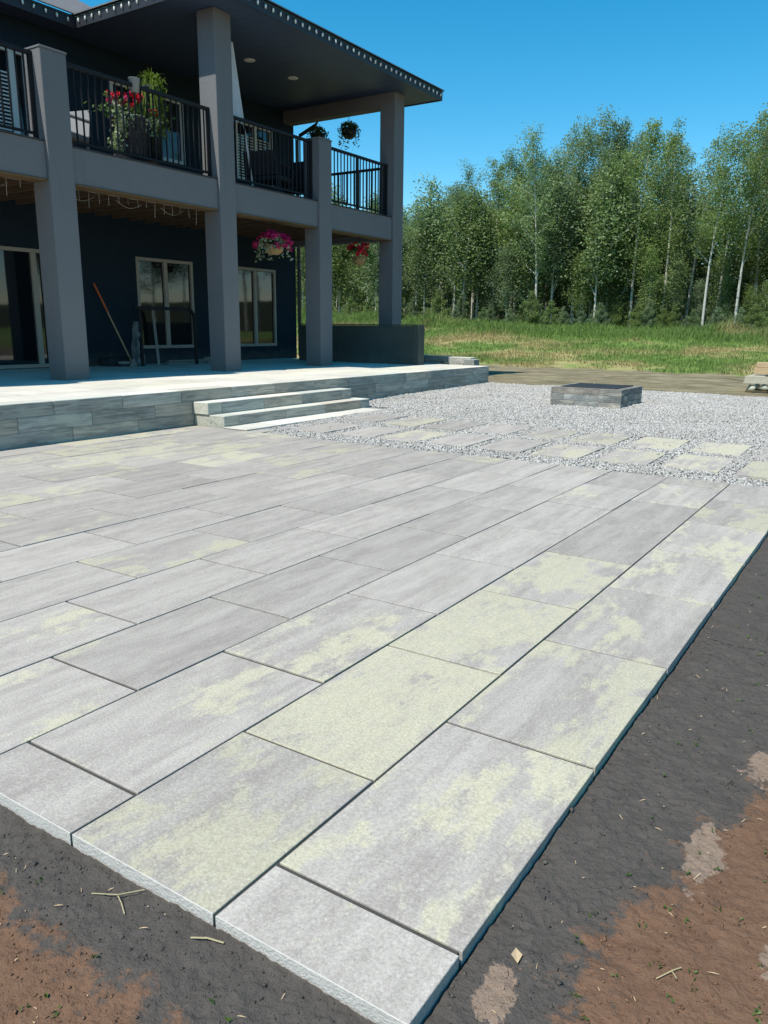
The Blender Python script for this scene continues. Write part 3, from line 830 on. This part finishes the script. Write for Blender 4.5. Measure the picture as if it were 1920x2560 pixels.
# ------------------------------------------------------------------ hanging baskets and balcony planters
def basket(loc, drop, r, depth, label, pot, leafmat, nleaf, trail, flowers, fmat, spread=1.0, leafsize=.05, seed=1):
    rg = np.random.default_rng(seed); rr = random.Random(seed)
    t = thing('hanging_basket', label, 'hanging basket', loc, 'hanging baskets')
    pz = -drop
    MB().lathe((0, 0, pz-depth), [(r*.5, 0), (r*.85, depth*.35), (r, depth), (r*.9, depth), (r*.86, depth*.92)], 14).build('pot', pot, t, True)
    h = MB().tube([(0, 0, .02), (0, .012, -.02), (0, 0, -.06)], .005, 5)
    for k in range(3):
        a = 2*math.pi*k/3+.4; h.tube([(0, 0, -.06), (r*math.cos(a), r*math.sin(a), pz)], .003, 4)
    h.build('hanger', 'black', t)
    P = []
    for i in range(nleaf):
        a = rg.uniform(0, 2*np.pi); q = rg.random()**.6
        x = r*spread*q*1.25; z = pz+.10*spread*(1-q*q)+rg.normal(0, .025)
        if q > .72: z -= rg.random()**1.4*trail
        P.append((x*math.cos(a), x*math.sin(a), z))
    V, F = leaf_quads(np.array(P), leafsize, .7, rg=rg)
    link('foliage', np_mesh('foliage', V, F, leafmat), t)
    for i in range(flowers):
        a = rr.uniform(0, 2*math.pi); q = rr.random()**.5
        x = r*spread*1.25*q; z = pz+.16*spread*(1-.8*q*q)-(rr.random()*trail*.5 if q > .8 else 0)
        V, F = flower_head(rr.uniform(.035, .055)*spread**.5, seed*50+i)
        link('flower', np_mesh('flower', V, F, fmat), t, (x*math.cos(a), x*math.sin(a), z))
    return t
basket((-9.72, 10.85, 3.17), .42, .20, .17, 'big basket of magenta flowers hanging under the balcony between middle pillars', 'pot_tan', 'vineleaf', 420, .30, 44, 'pink', 1.45, .055, 3)
basket((-9.72, 13.66, 3.17), .42, .17, .17, 'tan basket of red geraniums hanging under the balcony near the corner pillar', 'pot_tan', 'potleaf', 380, .18, 17, 'red', 1.7, .06, 4)
basket((-10.89, 14.9, 6.0), .30, .19, .20, 'dark trailing basket hanging in the open from the balcony roof beam', 'pot_dark', 'potleaf', 620, .42, 0, 'red', 1.15, .05, 5)
basket((-11.80, 14.9, 6.0), .30, .19, .20, 'dark trailing basket half hidden behind the short pillar top', 'pot_dark', 'potleaf', 620, .42, 0, 'red', 1.15, .05, 6)

def planter():
    t = thing('flower_planter', 'large dark balcony planter of red flowers with pale trailing vines', 'planter', (-10.05, 7.88, 3.668))
    MB().lathe((0, 0, 0), [(.22, 0), (.25, .1), (.30, .66), (.32, .67), (.32, .70), (.28, .70), (.27, .66)], 18).build('pot', 'pot_dark', t, True)
    rg = np.random.default_rng(12)
    P = np.stack([rg.normal(0, .17, 380), rg.normal(0, .25, 380), .74+np.abs(rg.normal(0, .10, 380))], 1)
    V, F = leaf_quads(P, .07, .7, rg=rg); link('foliage', np_mesh('foliage', V, F, 'potleaf'), t)
    k = 330; u = rg.random(k)
    P = np.stack([.22+rg.normal(0, .04, k), -.40+rg.normal(0, .05, k)+.10*np.sin(u*6)*.5, .80-.66*u+rg.normal(0, .03, k)], 1)
    P2 = np.stack([.26+rg.normal(0, .05, 150), rg.uniform(-.3, .35, 150), .72-rg.random(150)**2*.25], 1)
    V, F = leaf_quads(np.concatenate([P, P2]), .055, .75, rg=rg); link('vine', np_mesh('vine', V, F, 'vineleaf'), t)
    for i in range(22):
        V, F = flower_head(rg.uniform(.035, .06), 300+i)
        link('flower', np_mesh('flower', V, F, 'red' if i % 3 else 'pink'), t, (rg.uniform(-.08, .28), rg.uniform(-.48, .33), .82+rg.uniform(0, .24)))
planter()
def spike_plant():
    t = thing('spike_plant', 'tall grassy plant with arching leaves beside the red flowers on the balcony', 'potted plant', (-9.98, 8.30, 3.82))
    MB().lathe((0, 0, 0), [(.12, 0), (.15, 1.06), (.165, 1.08), (.15, 1.10), (.13, 1.07)], 14).build('pot', 'pot_dark', t, True)
    rg = np.random.default_rng(21); vs = []; fs = []
    for i in range(900):
        a = rg.uniform(0, 2*np.pi); ln = rg.uniform(.20, .42); rad = rg.uniform(.3, 1.0); dn = rg.uniform(.5, 2.6)
        w = .010; b = len(vs)
        for j in range(5):
            s = j/4; x = rad*ln*.75*s; z = 1.10+ln*1.4*s-dn*ln*1.25*s*s*1.3
            ww = w*(1-s*.85)
            vs.append((x*math.cos(a)-ww*math.sin(a), x*math.sin(a)+ww*math.cos(a), z)); vs.append((x*math.cos(a)+ww*math.sin(a), x*math.sin(a)-ww*math.cos(a), z))
        fs += [(b+2*j, b+2*j+1, b+2*j+3, b+2*j+2) for j in range(4)]
    link('leaves', np_mesh('leaves', vs, fs, 'spikeleaf'), t)
    P = np.stack([.12+rg.normal(0, .07, 420), rg.normal(0, .09, 420), rg.uniform(.35, 1.25, 420)], 1)
    V, F = leaf_quads(P, .07, .3, .6, rg=rg); link('trailing_stems', np_mesh('trailing_stems', V, F, 'spikeleaf'), t)
spike_plant()
pl = thing('railing_pail', 'small grey pail hooked over the balcony railing above the red flowers', 'pail', (-9.72, 7.74, 4.68))
MB().lathe((.0, 0, 0), [(.06, 0), (.085, .19), (.09, .195), (.08, .195), (.07, .12)], 14).build('bucket', 'pail', pl, True)
MB().tube([(0, -.085, .19), (-.03, -.04, .215), (-.045, 0, .222), (-.03, .04, .215), (0, .085, .19)], .004, 5).build('handle', 'black', pl)

# leaning shade on the balcony
sh = thing('sun_shade', 'pleated white shade cloth on a slanting pole beside the tall pillar', 'shade', (-9.90, 10.52, 3.668))
MB().tube([(0, 0, 0), (0, -.45, 2.36)], .016, 8).build('pole', 'white', sh)
MB().lathe((0, 0, 0), [(.09, 0), (.085, .03), (.03, .05), (.022, .09)], 12).build('foot', 'white', sh)
v = []; fcs = []; n = 17; 
for j in range(13):
    s = j/12; z = 2.33-1.22*s; yr = -.45*(z/2.36)-.01; yl = yr-.34-.14*s
    for i in range(n):
        u = i/(n-1); v.append((.022*math.sin(u*math.pi*9)+.004, yl+(yr-yl)*u, z))
for j in range(12):
    for i in range(n-1): fcs.append((j*n+i, j*n+i+1, (j+1)*n+i+1, (j+1)*n+i))
MB().add(v, fcs).build('cloth', 'shade', sh, True)
MB().tube([(0, -.46, 2.35), (0, -.84, 2.40)], .013, 6).build('top_bar', 'white', sh)

# balcony chairs
def chair(loc, rz, mat, label, w=.6, back=.85):
    t = thing('armchair', label, 'chair', loc, rot=(0, 0, rz))
    MB().box(-w/2, w/2, -.28, .28, .34, .44, .02).build('seat', mat, t)
    b = MB(); 
    b.add([(-w/2, .26, .44), (w/2, .26, .44), (w/2-.05, .38, back), (-w/2+.05, .38, back), (-w/2, .31, .44), (w/2, .31, .44), (w/2-.05, .43, back), (-w/2+.05, .43, back)],
          [(0, 1, 2, 3), (5, 4, 7, 6), (0, 3, 7, 4), (1, 5, 6, 2), (3, 2, 6, 7), (0, 4, 5, 1)]); b.build('backrest', mat, t)
    for s in (-1, 1):
        MB().tube([(s*w/2, -.26, .44), (s*w/2, -.27, .60), (s*w/2, -.2, .64), (s*w/2, .30, .65)], .025, 6).build('arm', mat, t)
        for y in (-.25, .25): MB().tube([(s*(w/2-.03), y, .34), (s*(w/2-.01), y*1.06, 0)], .02, 6).build('leg', mat, t)
chair((-10.75, 7.15, 3.668), R(15), 'chairwhite', 'pale plastic chair behind the balcony rail beside the trailing vines')
chair((-10.4, 11.55, 3.668), R(190), 'wicker', 'dark wicker armchair behind the balcony rail left of the short far pillar', .75)
chair((-10.5, 12.75, 3.668), R(185), 'wicker', 'dark wicker armchair behind the balcony rail right of the short far pillar', .75)

# ------------------------------------------------------------------ things left under the balcony
br = thing('push_broom', 'long-handled push broom leaning against the dark house wall', 'broom', (-12.2, 9.35, ZT))
MB().tube([(.05, 0, .08), (-.50, -.34, 1.55)], .014, 7).build('handle', 'wood', br)
MB().tube([(-.30, -.217, 1.03), (-.50, -.341, 1.56)], .018, 7).build('grip', 'orange', br)
MB().box(.0, .10, -.30, .30, .05, .10, .008).build('head', 'greywood', br)
MB().box(.005, .095, -.29, .29, 0, .049).build('bristles', 'box', br)
bx = thing('crate', 'low dark crate on the terrace floor behind the push broom head', 'crate', (-12.5, 9.35, ZT))
MB().box(-.16, .16, -.36, .36, 0, .14, .01).build('tray', 'box', bx); MB().box(-.17, .17, -.37, .37, .141, .165, .006).build('lid', 'box', bx)
fm = thing('rail_frame', 'black metal rail frame standing before the lower window', 'metal frame', (-12.0, 10.2, ZT))
MB().box(-.025, .025, -.84, .56, 1.085, 1.15, .006).build('top_bar', 'black', fm)
MB().tube([(0, -.72, 0), (0, -.72, 1.09)], .036, 8).build('leg', 'black', fm)
MB().tube([(0, .72, 0), (0, .70, .9), (0, .68, 1.03), (0, .62, 1.09), (0, .55, 1.115)], .036, 8).build('leg', 'black', fm)
ps = thing('plastic_sheet', 'crumpled pale plastic sheet draped by the black metal frame', 'sheet', (-12.05, 9.40, ZT))
v = []; fcs = []; rg = np.random.default_rng(5)
for j in range(11):
    s = j/10; wd = .15-.125*s
    for i in range(9):
        u = i/8-.5
        v.append((.10*math.sin(u*13+s*5)+rg.normal(0, .02)-.04*s, u*wd*2+.10*s*s+rg.normal(0, .012), .86*s+.005+(.0 if j else abs(rg.normal(0, .01)))))
for j in range(10):
    for i in range(8): fcs.append((j*9+i, j*9+i+1, (j+1)*9+i+1, (j+1)*9+i))
MB().add(v, fcs).build('sheet', 'plastic', ps)
st = MB().bar((0, 0, .01), (-.45, .30, 1.12), .05, .03).build('timber_stake', 'greywood', None, loc=(-11.95, 9.85, ZT)); tag(st, 'pale timber stake leaning inside the black metal frame', 'stake')
for i, (x, y, rz, l, z) in enumerate(((-12.25, 11.0, .05, 1.5, .02), (-12.35, 11.1, -.04, 1.3, .06), (-12.15, 11.75, .10, .9, .03), (-12.3, 11.85, -.15, .8, .10))):
    o = MB().box(-.06, .06, -l/2, l/2, -.018, .018, .003).build('board', 'greywood', None, loc=(x, y, ZT+z)); o.rotation_euler = (0, 0, rz)
    tag(o, ['lowest grey board lying below the lower window', 'second grey board lying on another below the lower window', 'short board on the floor behind the tall pillar foot', 'topmost short board behind the tall pillar foot'][i], 'board', 'boards lying below the window')

# ------------------------------------------------------------------ fire pit
fp = thing('fire_pit', 'square dark block fire pit standing in the pale gravel', 'fire pit', (-3.63, 11.88, .03))
S2 = .58; HC = .1035; T = .14
for c in range(3):
    z0 = c*HC; z1 = z0+HC
    k = c % 2
    cuts_f = ([-S2, -.18, .22, S2], [-S2, -.36, .06, .30, S2])[k]
    for a, b in zip(cuts_f[:-1], cuts_f[1:]):
        for s in (-1, 1): block(fp, a, b, *((s*S2-T, s*S2) if s > 0 else (s*S2, s*S2+T)), z0, z1, mat='pitblock', b=.004, jit=.002)
    cuts_s = ([-S2+T, 0.0, S2-T], [-S2+T, -.22, .2, S2-T])[k]
    for a, b in zip(cuts_s[:-1], cuts_s[1:]):
        for s in (-1, 1): block(fp, *((s*S2-T, s*S2) if s > 0 else (s*S2, s*S2+T)), a, b, z0, z1, mat='pitblock', b=.004, jit=.002)
pn = MB(); q = S2-T-.004
pn.box(-q, q, -q, q, .12, .20); pn.box(-q, -q+.012, -q, q, .20, .318); pn.box(q-.012, q, -q, q, .20, .318); pn.box(-q+.012, q-.012, -q, -q+.012, .20, .318); pn.box(-q+.012, q-.012, q-.012, q, .20, .318)
pn.build('steel_liner', 'pan', fp)
MB().box(-q-.03, q+.03, -q-.03, q+.03, .313, .322, .003).build('cover', 'pan', fp)
peb = scatter_lumps(1, np.array([[-3.75, 12.08]]), np.array([.372]), np.array([.02]), 'rock', 'pebble'); tag(link('pebble', peb), 'single white pebble lying on the dark fire pit cover', 'pebble')

# ------------------------------------------------------------------ pallet with lumber at the right edge
gp = float(ground_z(-1.6, 16.2))+.02
pal = thing('pallet', 'weathered wooden pallet lying at the dirt track edge', 'pallet', (-2.02, 15.9, gp+.16))
for i in range(6): MB().box(0, 1.2, i*.19, i*.19+.11, .115, .135, .002).build('top_board', 'palletwood', pal)
for y in (0.0, .48, .95): MB().box(.0, 1.2, y, y+.045, .022, .114, .002).build('stringer', 'palletwood', pal)
for y in (0.0, .45, .9): MB().box(-.02, 1.2, y-.02, y+.1, 0, .021, .002).build('bottom_board', 'palletwood', pal)
for i, (x, y, s) in enumerate(((-1.88, 15.98, .10), (-1.64, 15.96, .09), (-1.37, 16.0, .11), (-1.07, 15.98, .1), (-1.87, 16.6, .11), (-1.22, 16.65, .11))):
    o = link('pale_rock', scatter_lumps(1, np.array([[0, 0.]]), np.array([0.]), np.array([s]), 'rock', 'rock', .8), None, (x, y, gp+.075))
    o.scale = (1.15, 1, .95)
    tag(o, 'pale broken rock under the weathered pallet', 'rock', 'pale rocks propping up the pallet')
for i, (z, x0, w) in enumerate(((.325, -.02, .12), (.449, .02, .10))):
    o = MB().box(0, 1.15, 0, .28, 0, w, .006).build('timber_beam', 'wood', None, loc=(-2.02+x0+.1, 16.35, gp+z)); o.rotation_euler = (0, 0, .03*i)
    tag(o, ('thick fresh-cut timber beam lying on the pallet', 'fresh-cut timber beam lying topmost over the pallet')[i], 'timber')
o = MB().box(0, .9, 0, .5, 0, .03, .004).build('dark_sheet', 'box', None, loc=(-1.67, 16.0, gp+.297)); tag(o, 'dark flat sheet lying on the pallet before the timber', 'sheet')

# ------------------------------------------------------------------ bits on the soil
def soil_pts(n, left=.5):
    k = int(n*left)
    a = np.stack([-2.2+2.9*rng.random(k), -.6+.595*rng.random(k)], 1)
    b = np.stack([.004+.85*rng.random(n-k), 3.6*rng.random(n-k)**1.6], 1)
    return np.concatenate([a, b])
P = soil_pts(26000, .42); sz = .0010+.0036*rng.random(len(P))**5+.004*(rng.random(len(P)) < .008)
stuff(link('soil_clods', scatter_lumps(len(P), P, soil_z(P[:, 0], P[:, 1])+sz*.25, sz, 'clod', 'soil_clods', .8)), 'small loose clods of soil beside the patio', 'soil')
P = soil_pts(230); n = len(P); a = rng.uniform(0, 6.28, n); ln = rng.uniform(.002, .011, n)*rng.uniform(.4, 1.4, n)
c = np.concatenate([P, (soil_z(P[:, 0], P[:, 1])+.004)[:, None]], 1); d = np.stack([np.cos(a), np.sin(a), rng.normal(0, .25, n)], 1)*ln[:, None]; s = np.stack([-np.sin(a), np.cos(a), 0*a], 1)*.0007; u = np.array([0, 0, .0012])
V = np.stack([c-d-s, c-d+s, c+d+s, c+d-s, c-d*0+u*2], 1).reshape(-1, 3); k = 5*np.arange(n)[:, None]
stuff(link('straw_bits', np_mesh('straw_bits', V, np.concatenate([k+np.array([[0, 1, 4]]), k+np.array([[1, 2, 4]]), k+np.array([[2, 3, 4]]), k+np.array([[3, 0, 4]])], 0), 'straw')), 'scattered straw and chips on the bare soil', 'straw')
P = soil_pts(260, .45); P = P[np.maximum(P[:, 0], -P[:, 1]) > .12]
Q = np.repeat(P, 5, 0)+rng.normal(0, .006, (len(P)*5, 2)); V, F = leaf_quads(np.concatenate([Q, (soil_z(Q[:, 0], Q[:, 1])+.006)[:, None]], 1), .011, .5)
stuff(link('weed_seedlings', np_mesh('weed_seedlings', V, F, 'bushleaf')), 'tiny green weed seedlings on the soil', 'weeds')
def gpt(x, y): return (x, y, float(soil_z(np.array(x), np.array(y)))+.006)
def twig(pts_list, r, label):
    o = MB()
    b = Vector(gpt(*pts_list[0][0]))
    for pts in pts_list: o.tube([Vector(gpt(*p))-b+Vector((0, 0, .004*(i % 2))) for i, p in enumerate(pts)], r, 5)
    t = o.build('twig', 'twig', None, loc=b); tag(t, label, 'twig')
def unproj(px, py, z=-.04):
    d = fwd+r2*((px-960)/1955.93)-u2*((py-1280)/1955.93); k = (z-CAM.z)/d.z; p = CAM+d*k; return (p.x, p.y)
twig([[unproj(230, 2241), unproj(296, 2252), unproj(362, 2237)], [unproj(296, 2252), unproj(304, 2270), unproj(312, 2293)]], .0013, 'pale three-armed twig lying on dark soil left of the patio corner')
twig([[unproj(478, 2363), unproj(520, 2368), unproj(560, 2376)]], .0019, 'short straight yellowish stick lying close below the patio front edge')
twig([[unproj(1640, 2450), unproj(1680, 2440), unproj(1702, 2430)], [unproj(1680, 2440), unproj(1690, 2458)]], .0012, 'thin forked twig on brown soil at the bottom right')
leaf = MB().add([(0, -.02, .003), (.012, 0, .007), (0, .022, .004), (-.012, 0, .006), (0, 0, .002)], [(0, 1, 4), (1, 2, 4), (2, 3, 4), (3, 0, 4)])
x, y = unproj(1291, 2403); lo = leaf.build('dry_leaf', 'straw', None, loc=gpt(x, y)); lo.rotation_euler = (0, 0, .5); tag(lo, 'small dry tan leaf on dark soil right of the patio corner', 'leaf')

# ------------------------------------------------------------------ grass on the bank
def band(n, x0, x1, y0, y1): return np.stack([x0+(x1-x0)*rng.random(n), y0+(y1-y0)*rng.random(n)], 1)
P = band(120000, -34, 2, 22.4, 36.5); m = fbm(P[:, 0], P[:, 1], .9, 3, 44) > -.22-(P[:, 1]-22.4)*.06; P = P[m]
tall = np.clip((P[:, 1]-30.8)/2.5, 0, 1)
h = rng.uniform(.05, .15, len(P))*(1+tall*2.8*np.clip(.75+1.2*fbm(P[:, 0], P[:, 1], .35, 3, 46), .2, 1.4))*(1+.7*np.clip(fbm(P[:, 0], P[:, 1], .5, 3, 45), -.5, 1)); wd = .012+.02*rng.random(len(P))+.012*tall
V, T = blades(len(P), P, ground_z(P[:, 0], P[:, 1])-.01, h, wd)
stuff(link('bank_grass', np_mesh('bank_grass', V, T, 'grass')), 'rough green and dry grass on the bank before the wood', 'grass')

# ------------------------------------------------------------------ the aspen wood
n = 70000; P = band(n, -62, 12, 44, 60); zz_ = ground_z(P[:, 0], P[:, 1])+4.2*rng.random(n)**1.3*(.55+.9*np.clip(.5+fbm(P[:, 0], P[:, 1], .5, 3, 61), 0, 1))
V, F = leaf_quads(np.concatenate([P, zz_[:, None]], 1), .20, .8)
stuff(link('undergrowth', np_mesh('undergrowth', V, F, 'bushleaf')), 'shaded leafy undergrowth filling the wood behind the trunks', 'undergrowth')
def make_tree(seed, H, crown0, rad, nclump, leaves, lean, lsize=.10):
    rg = np.random.default_rng(seed); t = MB()
    n = 9; pts = []; ph = rg.uniform(0, 6)
    for i in range(n):
        s = i/(n-1)
        pts.append(Vector((lean*s*s*H*.12+.10*math.sin(ph+s*5)*s, .08*math.cos(ph*2+s*4)*s, H*s*.97)))
    t.tube(pts, [max(.012, .095*(H/12)*(1-s/(n-1)*.9)) for s in range(n)], 7)
    def trunk(s):
        f = s*(n-1); i = min(int(f), n-2); return pts[i].lerp(pts[i+1], f-i)
    C = []
    for k in range(nclump):
        s = crown0+(1-crown0)*((k+rg.random())/nclump)
        s = min(s, .995); base = trunk(max(s-.07, .05))
        prof = math.sin(math.pi*min(1, ((s-crown0)/(1-crown0))*.78+.20))**.8
        r = rad*prof*rg.uniform(.25, 1.1); a = k*2.4+rg.normal(0, .5)
        end = trunk(s)+Vector((r*math.cos(a), r*math.sin(a), rg.uniform(.1, 1.1)))
        if k % 2 == 0: t.tube([base, base.lerp(end, .5)+Vector((0, 0, -.08)), end], [.028*(1.2-s), .018*(1.2-s), .006], 4, False)
        C.append((end, rg.uniform(.22, .46)*(1.15-.5*s)))
        C.append((base.lerp(end, .55), .26))
    P = []
    per = leaves//len(C)
    for c, sg in C:
        q = np.clip(rg.normal(0, 1, (per, 3)), -1.7, 1.7)*np.array([sg, sg, sg*1.0]); P.append(q+np.array(c))
    V, F = leaf_quads(np.concatenate(P), lsize, .8, .2, .8, rg=rg)
    return t.mesh('trunk', 'bark'), np_mesh('crown', V, F, 'aspen')
variants = [make_tree(100+i, *a) for i, a in enumerate((
    (12, .36, 2.2, 40, 11000, .3), (12, .46, 1.9, 34, 9000, -.6), (12, .30, 2.4, 42, 12000, .1), (12, .50, 1.9, 30, 7500, .9), (12, .28, 2.3, 42, 12000, -.3), (12, .40, 1.6, 30, 7000, .4), (12, .33, 2.6, 38, 11000, .7), (12, .44, 2.1, 32, 8000, -.9)))]
young = [make_tree(200+i, *a) for i, a in enumerate(((6, .22, 1.15, 34, 6500, .2, .10), (6, .30, 1.35, 36, 7000, -.3, .10), (6, .18, 1.0, 30, 5500, 0, .10), (6, .03, 2.2, 40, 8000, .1, .17)))]
def plant(name, v, x, y, H, base, rz, label, group, sxy=1.0):
    t = thing(name, label, 'tree', (x, y, float(ground_z(x, y))-.05), group, (0, 0, rz))
    s = H/base
    t.scale = (s*sxy, s*sxy, s)
    link('trunk', v[0], t); link('crown', v[1], t)
# skyline: image column -> top row (1920-wide photograph)
SK = [(640, 560), (740, 560), (900, 600), (985, 560), (1020, 515), (1075, 490), (1110, 455), (1165, 425), (1215, 410), (1260, 375), (1310, 345), (1345, 330), (1400, 335), (1440, 325), (1500, 290), (1530, 300), (1570, 335), (1610, 312), (1650, 370), (1700, 360), (1735, 312), (1790, 330), (1830, 312), (1880, 362), (1925, 345), (2000, 350), (2200, 360)]
def col_dir(px):
    d = fwd+r2*((px-960)/1955.93); return math.atan2(d.x, d.y)
def top_z(px, dist):
    py = np.interp(px, [a for a, _ in SK], [b for _, b in SK])
    d = fwd+r2*((px-960)/1955.93)-u2*((py-1280)/1955.93)
    return CAM.z+d.z/math.hypot(d.x, d.y)*dist
rr = random.Random(5)
rs = random.Random(9)
def at(px, y):
    a = col_dir(px); x = CAM.x+(y-CAM.y)*math.tan(a); return x, math.hypot(x-CAM.x, y-CAM.y)
# tall trees whose tops make the skyline
tall_px = [1030, 1085, 1120, 1165, 1212, 1262, 1312, 1350, 1398, 1440, 1478, 1503, 1535, 1575, 1612, 1668, 1708, 1738, 1785, 1828, 1872, 1918]
front = []
for i, px in enumerate(tall_px):
    y = 36.8+rr.uniform(0, 3.2) if i % 2 == 0 else 39.5+rr.uniform(0, 4)
    x, d = at(px, y); H = top_z(px, d)-float(ground_z(x, y))
    front.append((px, x, y, H))
for i, (px, x, y, H) in enumerate(front):
    plant('aspen_tree', variants[i*5 % 8 if px < 1600 else (1, 3, 5, 7)[i % 4]], x, y, H*rr.uniform(.97, 1.02), 12, rr.uniform(0, 6.28), f'{ORD[i]} tall white-trunked aspen from the left along the wood beyond the grass', 'tall aspens at the wood edge')
# fill behind and between
for i in range(44):
    px = rr.uniform(600, 2150); y = rr.uniform(42, 54); x, d = at(px, y)
    H = (top_z(px, d)-float(ground_z(x, y)))*rr.uniform(.72, .95)
    plant('aspen_tree', variants[rr.randrange(8)], x, y, H, 12, rr.uniform(0, 6.28), 'slim aspen standing deep in the wood behind the tall front trees', 'aspens deep in the wood', 1.15)
yl = []
for i in range(46):
    px = 610+ i*30+rr.uniform(-12, 12)
    if px > 1560 and i % 2: continue
    y = rr.uniform(37.2, 40.5); x, d = at(px, y); H = rr.uniform(3.4, 7.4) if px < 1560 else rr.uniform(1.6, 3.6)
    plant('young_aspen', young[i % 3], x, y, H, 6, rr.uniform(0, 6.28), 'leafy young aspen filling the foot of the wood edge', 'young aspens at the wood edge', 1.15)
for i in range(46):
    px = 560+i*37+rr.uniform(-12, 12); y = rr.uniform(44, 50); x, d = at(px, y); H = rr.uniform(4.5, 7.5)
    plant('young_aspen', young[(i+1) % 3], x, y, H, 6, rr.uniform(0, 6.28), 'shaded young aspen inside the wood behind the edge trees', 'young aspens inside the wood', 1.5)

for i in range(22):
    x = -1.5+i*1.75+rr.uniform(-.6, .6); y = rr.uniform(36.8, 44)
    plant('aspen_tree', variants[i % 8], x, y, rr.uniform(9.5, 12.5), 12, rr.uniform(0, 6.28), 'aspen of the same wood standing on to the right beyond the pallet', 'aspens carrying the wood on to the right', 1.25)

for i in range(40):
    px = 620+i*33+rs.uniform(-14, 14); y = rs.uniform(35.6, 38.0); x, d = at(px, y)
    t_ = thing('shrub', 'low leafy shrub growing at the foot of the wood edge', 'shrub', (x, y, float(ground_z(x, y))-.05), 'low shrubs at the wood edge', (0, 0, rs.uniform(0, 6.28)))
    k = rs.uniform(.55, 1.5)/6 if px < 1600 else rs.uniform(.5, 1.2)/6
    t_.scale = (k*rs.uniform(1.0, 1.4), k*rs.uniform(1.0, 1.4), k)
    link('stem', young[3][0], t_); link('foliage', young[3][1], t_)
